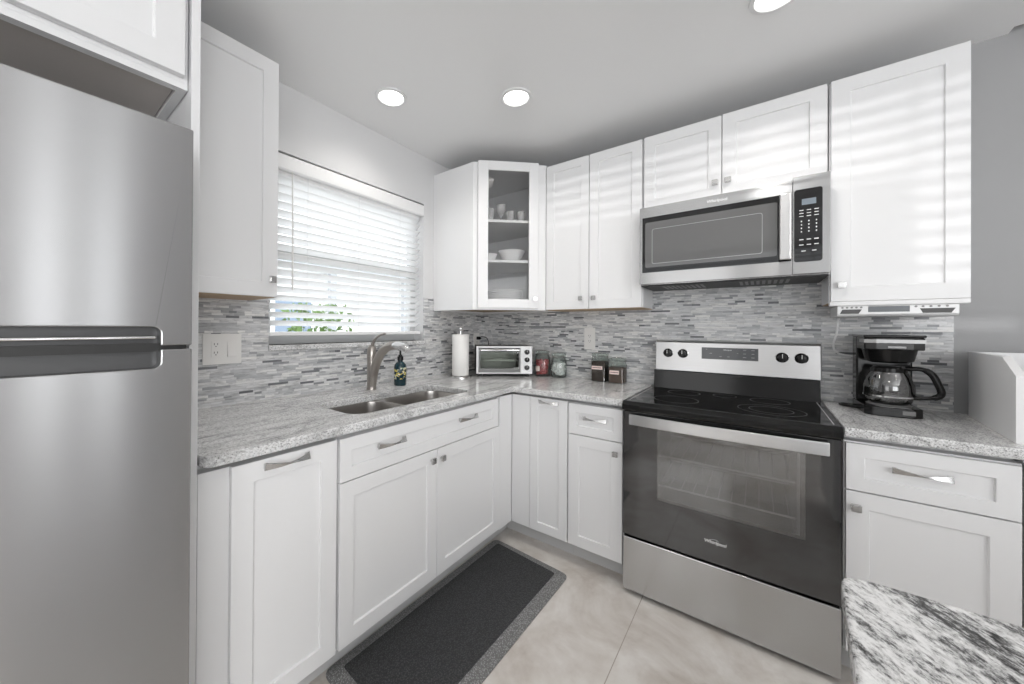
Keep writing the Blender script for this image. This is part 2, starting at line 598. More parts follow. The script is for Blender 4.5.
def text(name, body, size, m_, parent, loc, rot, extrude=0.0004, shear=0.0, align='CENTER'):
    cu = bpy.data.curves.new(name, 'FONT')
    cu.body = body
    cu.size = size
    cu.extrude = extrude
    cu.shear = shear
    cu.offset = size * 0.018
    cu.align_x = align
    cu.align_y = 'CENTER'
    tmp = bpy.data.objects.new(name, cu)
    COL.objects.link(tmp)
    dg = bpy.context.evaluated_depsgraph_get()
    me = bpy.data.meshes.new_from_object(tmp.evaluated_get(dg))
    bpy.data.objects.remove(tmp)
    me.materials.clear()
    me.materials.append(M[m_])
    o = bpy.data.objects.new(name, me)
    COL.objects.link(o)
    o.parent = parent
    o.location = loc
    o.rotation_euler = rot
    return o

# ------------------------------------------------------------------ the room
H = 2.46
XE, YS = 5.5, -5.0
struct('floor', bx(new(), -0.15, XE, YS, 0.15, -0.05, 0.0), 'floor')
bm = new()
bx(bm, -0.15, 2.627, YS, 0.15, H, H + 0.12)
bx(bm, 2.627, XE, YS, -0.045, H, H + 0.12)
bx(bm, 2.627, XE, -0.045, 0.15, H + 0.05, H + 0.12)
struct('ceiling', bm, 'ceiling')
WY0, WY1, WZ0, WZ1 = -1.730, -0.706, 1.172, 2.125
bm = new()
bx(bm, -0.15, 0, YS, WY0, 0, H)
bx(bm, -0.15, 0, WY1, 0.15, 0, H)
bx(bm, -0.15, 0, WY0, WY1, 0, WZ0)
bx(bm, -0.15, 0, WY0, WY1, WZ1, H)
struct('wall_left', bm, 'wall')
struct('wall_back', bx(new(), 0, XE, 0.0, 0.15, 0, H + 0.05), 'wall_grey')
# east wall with a tall window, rear wall with patio door and slatted openings added for sun stripes
def pierced(axis, a0, a1, fixed0, fixed1, holes):
    """wall panels around rectangular holes (u0,u1,z0,z1), sorted by u, not overlapping in u"""
    b = new()
    def put(u0, u1, z0, z1):
        if u1 - u0 < 1e-4 or z1 - z0 < 1e-4: return
        if axis == 0: bx(b, u0, u1, fixed0, fixed1, z0, z1)
        else: bx(b, fixed0, fixed1, u0, u1, z0, z1)
    u = a0
    for h in holes:
        put(u, h[0], 0, H)
        put(h[0], h[1], 0, h[2])
        put(h[0], h[1], h[3], H)
        u = h[1]
    put(u, a1, 0, H)
    return b
struct('wall_right', pierced(1, YS, 0.0, XE, XE + 0.15, [(-4.55, -3.15, 0.95, 2.42), (-2.42, -2.18, 0.04, 2.40), (-1.97, -1.73, 0.04, 2.40)]), 'wall')
bm = pierced(0, -0.15, XE, YS - 0.15, YS, [(0.12, 2.415, 2.03, 2.42), (2.43, 2.79, 1.42, 2.42), (2.80, 5.0, 0.05, 2.2)])
bx(bm, 2.60, 2.79, YS - 0.05, YS, 1.49, 2.42)  # boards added to leave only a low slot for the sun
bx(bm, 2.43, 2.60, YS - 0.05, YS, 1.49, 1.60)
struct('wall_front', bm, 'wall')

# backsplash tile
bm = new()
TT = 0.008
bx(bm, 0.0, TT, -2.178, WY0, 0.914, 1.385)
bx(bm, 0.0, TT, WY0, WY1, 0.914, WZ0 - 0.025)
bx(bm, 0.0, TT, WY1, 0.0, 0.914, 1.470)
bx(bm, TT, 2.489, -TT, 0.0, 0.914, 1.56)
o = struct('trim_1', bm, 'mosaic')

# kitchen window: frame, sashes, sill, pane
win = bpy.data.objects.new('window_1', None)
COL.objects.link(win)
win['kind'] = 'structure'
bm = new()
for a in ((WY0, WY0 + 0.045), (WY1 - 0.045, WY1)):
    bx(bm, -0.13, -0.085, a[0], a[1], WZ0 + 0.05, WZ1 - 0.05)
bx(bm, -0.13, -0.085, WY0, WY1, WZ0, WZ0 + 0.05)
bx(bm, -0.13, -0.085, WY0, WY1, WZ1 - 0.05, WZ1)
bx(bm, -0.125, -0.09, WY0 + 0.045, WY1 - 0.045, 1.615, 1.665)
part('window_frame', bm, 'grey_vinyl', win)
part('window_pane', bx(new(), -0.108, -0.104, WY0 + 0.03, WY1 - 0.03, WZ0 + 0.03, WZ1 - 0.03), 'pane', win)
part('window_sill', bx(new(), -0.15, 0.022, WY0 - 0.002, WY1 + 0.012, WZ0 - 0.026, WZ0), 'granite', win, 0.003)
# the east windows and the added slatted stripe openings (behind the camera)
w2 = bpy.data.objects.new('window_2', None)
COL.objects.link(w2)
w2['kind'] = 'structure'
bm = new()
for y0_, y1_ in ((-4.55, -3.15), (-2.42, -2.18), (-1.97, -1.73)):
    for yy in (y0_, y1_ - 0.03):
        bx(bm, XE + 0.02, XE + 0.07, yy, yy + 0.03, 0.45, 2.35)
    for zz in (0.45, 2.32):
        bx(bm, XE + 0.02, XE + 0.07, y0_, y1_, zz, zz + 0.03)
part('window_frame', bm, 'vinyl', w2)
def slat_screen(name, x0, x1, z0, z1, pitch, first=0.03):
    t = bpy.data.objects.new(name, None)
    COL.objects.link(t)
    t['kind'] = 'structure'
    b = new()
    bx(b, x0, x1, YS - 0.12, YS - 0.02, z1 - 0.02, z1)
    bx(b, x0, x1, YS - 0.12, YS - 0.02, z0, z0 + 0.02)
    part('window_frame', b, 'vinyl', t)
    b = new()
    z = z0 + first
    while z < z1:
        bx(b, x0, x1, YS - 0.10, YS - 0.05, z, z + pitch * 0.5)
        z += pitch
    part('slats', b, 'blind', t)
slat_screen('stripe_slats_high', 0.12, 2.415, 2.03, 2.42, 0.068)  # invented opening with slats, sized to throw sun stripes on the cabinets
slat_screen('stripe_slats_side', 2.43, 2.79, 1.42, 2.42, 0.068, 0.17)  # second invented opening, shaped for side stripes and a low sun slot
d1 = bpy.data.objects.new('door_1', None)
COL.objects.link(d1)
d1['kind'] = 'structure'
bm = new()
for xx in (2.80, 3.87, 4.95):
    bx(bm, xx, xx + 0.05, YS - 0.09, YS - 0.04, 0.05, 2.2)
for zz in (0.05, 2.15):
    bx(bm, 2.80, 5.0, YS - 0.09, YS - 0.04, zz, zz + 0.05)
part('door_frame', bm, 'vinyl', d1)

# ------------------------------------------------------------------ outside: view between the blind slats, plus an added sun block
struct('ground', bx(new(), -12, -0.16, -6, 9, -0.2, -0.1), 'ground')
struct('sun_block', bx(new(), 2.81, 7.0, -8.2, -8.0, -0.1, 3.2), 'exterior_white')  # unseen slab added to keep the low sun out of the patio opening
nb = thing('neighbour_house', 'white house wall with grey posts seen through the blind slats', 'house', (-6.5, 2.6, -0.1))
part('wall', bx(new(), -0.2, 0, -1.6, 3.6, 0, 2.75), 'exterior_white', nb)
part('roof', bx(new(), -0.5, 0.35, -1.7, 3.8, 2.75, 2.92), 'exterior_grey', nb)
for yy in (-0.35, 1.95):
    part('post', bx(new(), 0.15, 0.28, yy, yy + 0.16, 0, 2.75), 'exterior_grey', nb)
part('window', bx(new(), 0.0, 0.03, -1.5, -0.7, 1.1, 2.0), 'exterior_blue', nb)
bm = new()
rnd = random.Random(3)
for i in range(700):
    c = Vector((rnd.gauss(0, 0.18), rnd.uniform(-0.5, 0.55), rnd.uniform(0.0, 1.75)))
    s = rnd.uniform(0.04, 0.09)
    a = Vector((rnd.gauss(0, 1), rnd.gauss(0, 1), rnd.gauss(0, 1))).normalized()
    b = a.cross(Vector((rnd.gauss(0, 1), rnd.gauss(0, 1), rnd.gauss(0, 1)))).normalized()
    bm.faces.new([bm.verts.new(c + a * s), bm.verts.new(c + b * s * 0.5), bm.verts.new(c - a * s), bm.verts.new(c - b * s * 0.5)])
hd = part('hedge', bm, 'hedge')
hd.location = (-4.0, 0.72, -0.1)
tag(hd, 'green leafy hedge outside, seen low between the blind slats', 'hedge', kind='stuff')

# ------------------------------------------------------------------ hardware
def knob(parent, x, z, y, prefix='knob'):
    b = new()
    cyl(b, (x, y - 0.014, z), 0.006, 0.014, 1, 12)
    prof = rrect(x - 0.0135, x + 0.0135, z - 0.0135, z + 0.0135, 0.004, 3)
    prism(b, prof, 1, y - 0.021, y - 0.013)
    c = [(px, pz) for px, pz in rrect(x - 0.010, x + 0.010, z - 0.010, z + 0.010, 0.003, 3)]
    prism(b, c, 1, y - 0.024, y - 0.020)
    return part('knob', b, 'nickel', parent, 0.0008)

def pull(parent, x, z, y, length=0.138):
    """bow pull whose flat strap twists from end to end"""
    b = new()
    n = 22
    rings = []
    for i in range(n + 1):
        t = i / n
        u = 2 * t - 1
        px = x + u * length / 2
        py = y - 0.012 - 0.020 * (1 - u * u)
        hw = 0.0028 + 0.0095 * abs(u) ** 1.35
        th = 0.0022
        ang = 0.9 * u * (1 - 0.55 * abs(u))
        cs, sn = math.cos(ang), math.sin(ang)
        rings.append([b.verts.new((px, py + dy * cs + dz * sn, z + dz * cs - dy * sn)) for dy, dz in ((-th, -hw), (th, -hw), (th, hw), (-th, hw))])
    for a, c in zip(rings, rings[1:]):
        for k_ in range(4):
            b.faces.new((a[k_], a[(k_ + 1) % 4], c[(k_ + 1) % 4], c[k_]))
    b.faces.new(rings[0][::-1]); b.faces.new(rings[-1])
    for s in (-1, 1):
        xx = x + s * (length / 2 - 0.006)
        bx(b, xx - 0.005, xx + 0.005, y - 0.014, y, z - 0.008, z + 0.008)
    return part('handle', b, 'nickel', parent, 0.0006)

# ------------------------------------------------------------------ base cabinets
ZC = 0.882       # underside of the granite
def base_carcass(t, x0, x1, d, hollow=False, toe=None):
    if hollow:
        b = new()
        bx(b, x0, x0 + 0.018, -d, -0.004, 0.105, 0.862); bx(b, x1 - 0.018, x1, -d, -0.004, 0.105, 0.862)
        bx(b, x0 + 0.018, x1 - 0.018, -d, -d + 0.018, 0.105, 0.862); bx(b, x0 + 0.018, x1 - 0.018, -0.022, -0.004, 0.105, 0.862)
        bx(b, x0 + 0.018, x1 - 0.018, -d + 0.018, -0.022, 0.105, 0.123)
        part('carcass', b, 'cabinet', t)
        part('top_stretcher', bx(new(), x0 + 0.002, x1 - 0.002, -d + 0.022, -d + 0.036, 0.840, ZC), 'cabinet', t)
        part('top_stretcher', bx(new(), x0 + 0.002, x1 - 0.002, -0.200, -0.180, 0.840, ZC), 'cabinet', t)
    else:
        part('carcass', bx(new(), x0, x1, -d, -0.004, 0.105, 0.862), 'cabinet', t, 0.001)
        part('top_stretcher', bx(new(), x0 + 0.002, x1 - 0.002, -d + 0.045, -0.006, 0.862, ZC), 'cabinet', t)
    tx0, tx1 = toe or (x0, x1)
    part('toe_kick', bx(new(), tx0, tx1, -d + 0.065, -d + 0.085, 0.0, 0.105), 'wood_floor_cabinet', t)

DL, DB = 0.661, 0.603   # depth of left and back runs (without door)
# left run: local x runs along world +y from the refrigerator panel
LX = -2.178
def lw(y): return y - LX
t = thing('base_cabinet', 'tall plain base cabinet front with one high pull, beside the refrigerator', 'cabinet', (0, LX, 0), PI / 2, 'base cabinets')
base_carcass(t, 0, lw(-1.771), DL)
d = part('door', shaker(new(), lw(-2.104), lw(-1.778), 0.113, 0.864, -DL), 'cabinet', t, 0.0012)
pull(d, lw(-1.952), 0.843, -DL - 0.02)
t = thing('sink_base_cabinet', 'wide white base cabinet under the sink, long top drawer front over two doors', 'cabinet', (0, LX, 0), PI / 2, 'base cabinets')
base_carcass(t, lw(-1.771), lw(-0.668), DL, True, (lw(-1.771), lw(-0.540)))
d = part('drawer_front', shaker(new(), lw(-1.766), lw(-0.772), 0.706, 0.862, -DL, fr=0.048), 'cabinet', t, 0.0012)
pull(d, lw(-1.538), 0.800, -DL - 0.02)
pull(d, lw(-1.048), 0.806, -DL - 0.02)
d = part('door', shaker(new(), lw(-1.766), lw(-1.271), 0.113, 0.702, -DL), 'cabinet', t, 0.0012)
knob(d, lw(-1.308), 0.660, -DL - 0.02)
d = part('door', shaker(new(), lw(-1.268), lw(-0.755), 0.113, 0.702, -DL), 'cabinet', t, 0.0012)
knob(d, lw(-1.243), 0.656, -DL - 0.02)
part('filler', bx(new(), lw(-0.752), lw(-0.6225), -DL - 0.018, -DL, 0.105, 0.866), 'cabinet', t, 0.001)

t = thing('corner_base_cabinet', 'narrow white pull-out base cabinet with a high handle at the inside corner', 'cabinet', (0, 0, 0), 0, 'base cabinets')
base_carcass(t, 0.662, 1.032, DB, False, (0.597, 1.032))
part('filler', bx(new(), 0.681, 0.800, -DB - 0.018, -DB, 0.105, 0.866), 'cabinet', t, 0.001)
d = part('door', shaker(new(), 0.803, 1.030, 0.105, 0.866, -DB, fr=0.050), 'cabinet', t, 0.0012)
pull(d, 0.923, 0.846, -DB - 0.02, 0.118)
t = thing('drawer_base_cabinet', 'white base cabinet with a small drawer over one door, left of the range', 'cabinet', (0, 0, 0), 0, 'base cabinets')
base_carcass(t, 1.033, 1.322, DB)
d = part('drawer_front', shaker(new(), 1.037, 1.317, 0.699, 0.860, -DB, fr=0.046), 'cabinet', t, 0.0012)
pull(d, 1.182, 0.793, -DB - 0.02, 0.122)
d = part('door', shaker(new(), 1.037, 1.317, 0.105, 0.695, -DB), 'cabinet', t, 0.0012)
knob(d, 1.286, 0.640, -DB - 0.02)
t = thing('drawer_base_cabinet', 'white base cabinet with wide drawer over one door, below the coffee maker', 'cabinet', (0, 0, 0), 0, 'base cabinets')
base_carcass(t, 2.083, 2.462, DB)
d = part('drawer_front', shaker(new(), 2.088, 2.456, 0.692, 0.857, -DB, fr=0.046), 'cabinet', t, 0.0012)
pull(d, 2.262, 0.788, -DB - 0.02, 0.130)
d = part('door', shaker(new(), 2.088, 2.456, 0.110, 0.687, -DB), 'cabinet', t, 0.0012)
knob(d, 2.112, 0.634, -DB - 0.02)
t = thing('base_cabinet', 'plain white base cabinet end at the frame edge under the right counter', 'cabinet', (0, 0, 0), 0, 'base cabinets')
base_carcass(t, 2.470, 3.0, DB + 0.02)

# ------------------------------------------------------------------ countertops
def slab(outer, z0, z1, holes=(), seg=4):
    """plate with round-cornered outline and optional through holes, filled by triangulation"""
    b = new()
    loops = [outer] + list(holes)
    top, bot = [], []
    for z, store in ((z1, top), (z0, bot)):
        edges = []
        for lp in loops:
            vs = [b.verts.new((x, y, z)) for x, y in lp]
            store.append(vs)
            for i in range(len(vs)):
                edges.append(b.edges.new((vs[i], vs[(i + 1) % len(vs)])))
        bmesh.ops.triangle_fill(b, use_beauty=True, use_dissolve=False, edges=edges)
    for a, c in zip(top, bot):
        for i in range(len(a)):
            b.faces.new((a[i], a[(i + 1) % len(a)], c[(i + 1) % len(a)], c[i]))
    return b
CL, CB = 0.699, 0.641
ct = [(TT, -2.176), (CL - 0.03, -2.176), (CL - 0.010, -2.168), (CL, -2.150), (CL, -CB - 0.012), (CL + 0.004, -CB - 0.003), (CL + 0.014, -CB), (1.322, -CB), (1.322, -TT), (TT, -TT)]
SX0, SX1 = 0.282, 0.600
bowl_a = rrect(SX0, SX1, -1.650, -1.318, 0.07, 6)
bowl_b = rrect(SX0, SX1, -1.292, -0.905, 0.07, 6)
hole = rrect(SX0, SX1, -1.650, -0.905, 0.07, 6)
o = part('countertop', slab(ct, ZC, 0.914, [hole]), 'granite', None, 0.004)
tag(o, 'L-shaped pale grey granite countertop with the sink cut-out, window side', 'countertop')
ct = [(2.082, -TT), (2.082, -CB), (3.0, -CB - 0.02), (3.0, -TT)]
o = part('countertop', slab(ct, ZC, 0.914), 'granite', None, 0.004)
tag(o, 'short pale grey granite countertop carrying the coffee maker', 'countertop')
pc = [(1.895, -2.62), (1.918, -1.990), (1.9325, -1.775), (1.9355, -1.763), (1.9430, -1.754), (1.958, -1.750), (4.0, -1.745), (4.0, -2.62)]
o = part('peninsula_countertop', slab(pc, 0.880, 0.914), 'granite_streaked', None, 0.007, seg=3)
tag(o, 'white granite peninsula top with black diagonal streaks in the foreground', 'countertop')
t = thing('peninsula_cabinet', 'white cabinet body under the streaked granite peninsula top', 'cabinet', (2.2, -1.95, 0))
part('carcass', bx(new(), 0, 1.75, -0.6, 0, 0.10, 0.880), 'cabinet', t, 0.002)
part('toe_kick', bx(new(), 0.05, 1.70, -0.55, -0.05, 0.0, 0.10), 'wood_floor_cabinet', t)

# ------------------------------------------------------------------ sink
t = thing('sink', 'stainless undermount sink with two bowls below the window', 'sink', (0, 0, 0))
def bowl(loop, depth):
    b = new()
    cx = sum(p[0] for p in loop) / len(loop); cy = sum(p[1] for p in loop) / len(loop)
    def ring(s, z): return [b.verts.new((cx + (x - cx) * s, cy + (y - cy) * s, z)) for x, y in loop]
    rs = [ring(1.0, ZC - 0.001), ring(0.985, ZC - 0.02), ring(0.96, ZC - depth + 0.03), ring(0.90, ZC - depth), ring(0.2, ZC - depth - 0.006), ring(0.12, ZC - depth - 0.010)]
    for a, c in zip(rs, rs[1:]):
        for i in range(len(a)):
            b.faces.new((a[i], a[(i + 1) % len(a)], c[(i + 1) % len(a)], c[i]))
    b.faces.new(rs[-1])
    return b
part('bowl', bowl(bowl_a, 0.19), 'sink_steel', t, smooth=True)
part('bowl', bowl(bowl_b, 0.19), 'sink_steel', t, smooth=True)
part('flange', slab(rrect(SX0 - 0.02, SX1 + 0.02, -1.670, -0.885, 0.08, 6), ZC - 0.003, ZC - 0.0005, [bowl_a, bowl_b]), 'sink_steel', t)
for loop in (bowl_a, bowl_b):
    cx = sum(p[0] for p in loop) / len(loop); cy = sum(p[1] for p in loop) / len(loop)
    part('drain', lathe(new(), [(0.0, -0.002), (0.03, -0.002), (0.042, 0.002), (0.045, 0.0)], (cx, cy, ZC - 0.198), 24), 'chrome', t, smooth=True)

# ------------------------------------------------------------------ faucet
t = thing('faucet', 'brushed nickel single-lever pull-out faucet behind the sink', 'faucet', (0.143, -1.240, 0.914))
b = new()
lathe(b, [(0.027, 0.0), (0.027, 0.006), (0.0245, 0.010), (0.024, 0.17), (0.0255, 0.180), (0.0255, 0.186)], seg=28)
part('body', b, 'faucet', t, smooth=True)
b = new()
lathe(b, [(0.0250, 0.187), (0.0255, 0.205), (0.022, 0.232), (0.013, 0.248), (0.0, 0.252)], seg=28)
part('cap', b, 'faucet', t, smooth=True)
b = new()
tube(b, spline([(0.005, 0, 0.235), (0.014, 0, 0.262), (0.04, 0, 0.288), (0.075, 0, 0.305), (0.118, 0, 0.312)]), [0.010] * 6 + [0.008] * 6 + [0.0065] * 6 + [0.006] * 7, 12)
part('lever', b, 'faucet', t, smooth=True)
pts = spline([(0.010, 0, 0.02), (0.022, 0, 0.09), (0.045, 0, 0.15), (0.085, 0, 0.205), (0.135, 0, 0.240), (0.185, 0, 0.252), (0.215, 0, 0.250)])
b = new()
tube(b, pts, [0.021 + 0.003 * min(1, i / 10) - 0.003 * max(0, (i - 20) / 16) for i in range(len(pts))], 18)
part('spout', b, 'faucet', t, smooth=True)
b = new()
hp_ = spline([(0.195, 0, 0.253), (0.222, 0, 0.252), (0.262, 0, 0.246), (0.298, 0, 0.234)])
tube(b, hp_, [0.0225 + 0.002 * math.sin(PI * i / (len(hp_) - 1)) - (0.004 if i in (0, len(hp_) - 1) else 0) for i in range(len(hp_))], 20, squash=0.82)
part('spray_head', b, 'chrome', t, smooth=True)

# ------------------------------------------------------------------ soap bottle
t = thing('soap_bottle', 'dark teal soap bottle with yellow floral print behind the sink', 'bottle', (0.150, -1.038, 0.914), PI * 0.20)
b = new()
lathe(b, [(0.0, 0.0), (0.034, 0.0), (0.037, 0.006), (0.037, 0.108), (0.034, 0.124), (0.022, 0.138), (0.015, 0.142), (0.015, 0.150), (0.0, 0.150)], seg=30)
part('body', b, 'soap', t, smooth=True)
b = new()
lathe(b, [(0.018, 0.150), (0.018, 0.172), (0.012, 0.176), (0.012, 0.182), (0.006, 0.184), (0.006, 0.208), (0.016, 0.209), (0.016, 0.222), (0.012, 0.224)], seg=20)
tube(b, [(0, 0, 0.216), (0.02, -0.0, 0.216), (0.038, 0, 0.212)], 0.006, 8)
part('pump', b, 'black', t, smooth=True)

# ------------------------------------------------------------------ paper towels
t = thing('paper_towel_holder', 'chrome upright paper towel stand in the counter corner', 'paper towel holder', (0.196, -0.530, 0.914))
b = new()
lathe(b, [(0.0, 0.0), (0.078, 0.0), (0.078, 0.008), (0.073, 0.013), (0.0, 0.013)], seg=36)
part('base', b, 'nickel', t, smooth=True)
b = new()
lathe(b, [(0.006, 0.013), (0.006, 0.326), (0.010, 0.330), (0.013, 0.340), (0.010, 0.350), (0.0, 0.354)], seg=16)
part('rod', b, 'chrome', t, smooth=True)
t = thing('paper_towel_roll', 'white paper towel roll on the upright stand', 'paper towels', (0.196, -0.530, 0.929))
b = new()
lathe(b, [(0.020, 0.0), (0.057, 0.0), (0.059, 0.003), (0.059, 0.281), (0.057, 0.285), (0.020, 0.285)], seg=48, close=True)
part('paper', b, 'paper', t, smooth=True)
b = new()
lathe(b, [(0.0185, 0.002), (0.0198, 0.002), (0.0198, 0.283), (0.0185, 0.283)], seg=24, close=True)
part('core', b, 'plywood', t, smooth=True)

# ------------------------------------------------------------------ toaster oven (set diagonally in the corner)
ang = math.atan2(-0.190 + 0.433, 0.568 - 0.287)
t = thing('toaster_oven', 'small silver toaster oven with three black knobs set across the corner', 'toaster oven', (0.272, -0.446, 0.914), ang)
t.scale = (1.055, 1, 1.05)
W_, D_, Z0, Z1 = 0.378, 0.215, 0.020, 0.208
b = new()
for a in ((0, 0.004), (W_ - 0.004, W_)):
    bx(b, a[0], a[1], 0.012, D_, Z0, Z1)
bx(b, 0, W_, 0.012, D_, Z1 - 0.004, Z1)
bx(b, 0, W_, 0.012, D_, Z0, Z0 + 0.004)
bx(b, 0, W_, D_ - 0.004, D_, Z0, Z1)
bx(b, 0.300, 0.304, 0.012, D_, Z0, Z1)
part('housing', b, 'black_matte', t)
b = new()
bx(b, 0.0, 0.015, 0.0, 0.014, Z0, Z1); bx(b, 0.298, W_, 0.0, 0.014, Z0, Z1)
bx(b, 0.015, 0.298, 0.0, 0.014, Z1 - 0.014, Z1); bx(b, 0.015, 0.298, 0.0, 0.014, Z0, Z0 + 0.010)
part('front_frame', b, 'silver_plastic', t, 0.0015)
b = new()
bx(b, 0.017, 0.026, -0.004, 0.010, 0.032, 0.190); bx(b, 0.287, 0.296, -0.004, 0.010, 0.032, 0.190)
bx(b, 0.026, 0.287, -0.004, 0.010, 0.172, 0.190); bx(b, 0.026, 0.287, -0.004, 0.010, 0.032, 0.056)
dr = part('door', b, 'grey_plastic', t, 0.001)
part('pane', bx(new(), 0.026, 0.287, 0.0, 0.004, 0.056, 0.172), 'toaster_glass', dr)
b = new()
tube(b, [(0.026, -0.004, 0.181), (0.030, -0.022, 0.182), (0.15, -0.026, 0.182), (0.283, -0.022, 0.182), (0.287, -0.004, 0.181)], 0.0085, 10)
part('handle', b, 'chrome', dr, smooth=True)
b = new()
for i in range(9):
    tube(b, [(0.02 + i * 0.034, 0.03, 0.105), (0.02 + i * 0.034, D_ - 0.02, 0.105)], 0.0015, 6)
for yy in (0.03, D_ - 0.02):
    tube(b, [(0.01, yy, 0.105), (0.298, yy, 0.105)], 0.002, 6)
bx(b, 0.055, 0.262, 0.035, 0.040, 0.104, 0.114)
part('rack', b, 'rack', t)
part('lining', bx(new(), 0.005, 0.299, D_ - 0.012, D_ - 0.005, 0.026, 0.200), 'silver_plastic', t)
for zz in (0.168, 0.116, 0.063):
    b = new()
    cyl(b, (0.341, -0.016, zz), 0.0165, 0.016, 1, 24)
    bx(b, 0.3385, 0.3435, -0.019, -0.015, zz - 0.014, zz + 0.014)
    kn = part('knob', b, 'black', t, 0.0008)
    part('pointer', bx(new(), 0.3402, 0.3418, -0.0198, -0.019, zz, zz + 0.013), 'print', kn)
for xx in (0.02, W_ - 0.04):
    for yy in (0.02, D_ - 0.04):
        part('foot', bx(new(), xx, xx + 0.022, yy, yy + 0.022, 0.0, Z0), 'black_matte', t)
b = new()
ps = spline([(0.09, D_ - 0.005, 0.15), (0.10, D_ + 0.01, 0.22), (0.085, D_ + 0.02, 0.258), (0.045, D_ + 0.03, 0.266)])
tube(b, ps, 0.003, 8)
part('cord', b, 'black', t, smooth=True)

# ------------------------------------------------------------------ jars
def jar(label, x, y, kind, r=0.046, h=0.150):
    t = thing('glass_jar', label, 'jar', (x, y, 0.914), rng.uniform(-0.3, 0.3), 'clip-top jars along the backsplash')
    b = new()
    if kind == 'tall':
        prof = [(r * 0.94, 0), (r, 0.006), (r, h - 0.045), (r * 0.96, h - 0.036), (r * 0.88, h - 0.030), (r * 0.88, h - 0.022)]
    else:
        prof = [(r * 0.86, 0), (r, 0.012), (r * 1.04, h * 0.35), (r, h - 0.052), (r * 0.86, h - 0.036), (r * 0.84, h - 0.026)]
    lathe(b, prof, seg=28)
    part('body', b, 'jar_glass', t, smooth=True)
    b = new()
    lathe(b, [(0.0, h - 0.020), (r * 0.90, h - 0.020), (r * 0.93, h - 0.014), (r * 0.90, h - 0.004), (r * 0.6, h), (0.0, h)], seg=28)
    part('lid', b, 'jar_glass', t, smooth=True)
    b = new()
    tube(b, [(r * 0.93 * math.cos(a), r * 0.93 * math.sin(a), h - 0.027) for a in [2 * PI * i / 20 for i in range(20)]], 0.0015, 6, True)
    tube(b, [(0.012, -r * 0.93, h - 0.027), (0.010, -r * 1.12, h - 0.035), (-0.010, -r * 1.12, h - 0.035), (-0.012, -r * 0.93, h - 0.027)], 0.0015, 6)
    tube(b, [(-r * 0.95, 0, h - 0.027), (-r * 0.97, 0, h - 0.010), (-r * 0.5, 0, h + 0.002), (r * 0.5, 0, h + 0.002), (r * 0.97, 0, h - 0.010), (r * 0.95, 0, h - 0.027)], 0.0014, 6)
    part('wire_clip', b, 'nickel', t, smooth=True)
    return t
rng = random.Random(5)
def jar_label(t, r, z0, z1, half, m_='label'):
    b = new()
    n = 10
    for k_ in range(n):
        pass
    lo, hi, lo2, hi2 = [], [], [], []
    for k_ in range(n + 1):
        a = -PI / 2 + half * (2 * k_ / n - 1) - 0.25
        for (st, rr, z) in ((lo, r + 0.0006, z0), (hi, r + 0.0006, z1)):
            st.append(b.verts.new((rr * math.cos(a), rr * math.sin(a), z)))
    for k_ in range(n):
        b.faces.new((lo[k_], lo[k_ + 1], hi[k_ + 1], hi[k_]))
    lb = part('label', b, m_, t, smooth=True)
    return lb
def filling(name, label, cat, t, r, z0, z1, m_, lumps=0, size=0.008):
    b = new()
    if lumps:
        rr = random.Random(lumps)
        for i in range(lumps):
            a, q = rr.uniform(0, 2 * PI), (r - size) * math.sqrt(rr.random())
            z = rr.uniform(z0 + size, z1)
            s = size * rr.uniform(0.8, 1.15)
            mt_ = Matrix.Translation((q * math.cos(a), q * math.sin(a), z)) @ Matrix.Rotation(rr.uniform(0, 3), 4, (rr.random(), rr.random(), rr.random() + 0.1)) @ Matrix.Diagonal((s, s * 0.8, s * 0.65, 1))
            bmesh.ops.create_icosphere(b, subdivisions=1, radius=1, matrix=mt_)
    else:
        lathe(b, [(r * 0.9, z0), (r, z0 + 0.008), (r, z1 - 0.004), (r * 0.6, z1), (0.0, z1 + 0.002)], seg=24)
    o = part(name, b, m_, None, smooth=True)
    o.location = t.location
    tag(o, label, cat, kind='stuff')
    return o
def square_jar(label, x, y, hw, h):
    """square clip-top canister with a square glass lid"""
    t = thing('glass_jar', label, 'jar', (x, y, 0.914), 0, 'clip-top jars along the backsplash')
    b = new()
    o_ = rrect(-hw, hw, -hw, hw, 0.012, 4)
    sh = [(px * 0.9, py * 0.9) for px, py in o_]
    loops = [(o_, 0.0), (o_, h - 0.046), (sh, h - 0.036), (sh, h - 0.026)]
    rs = [[b.verts.new((px, py, z)) for px, py in lp] for lp, z in loops]
    for p, q in zip(rs, rs[1:]):
        for i in range(len(p)):
            b.faces.new((p[i], p[(i + 1) % len(p)], q[(i + 1) % len(p)], q[i]))
    b.faces.new(rs[0][::-1])
    part('body', b, 'jar_glass', t)
    b = new()
    prism(b, [(px * 0.94, py * 0.94) for px, py in o_], 2, h - 0.022, h)
    part('lid', b, 'jar_glass', t, 0.003)
    b = new()
    q = hw * 0.93
    tube(b, [(-q, -q, h - 0.025), (q, -q, h - 0.025), (q, q, h - 0.025), (-q, q, h - 0.025)], 0.0016, 6, True)
    tube(b, [(0.012, -q, h - 0.025), (0.010, -q - 0.007, h - 0.045), (-0.010, -q - 0.007, h - 0.045), (-0.012, -q, h - 0.025)], 0.0016, 6)
    tube(b, [(-q, 0, h - 0.025), (-q - 0.002, 0, h - 0.010), (-q * 0.6, 0, h + 0.002), (q * 0.6, 0, h + 0.002), (q + 0.002, 0, h - 0.010), (q, 0, h - 0.025)], 0.0015, 6)
    part('wire_clip', b, 'nickel', t)
    return t
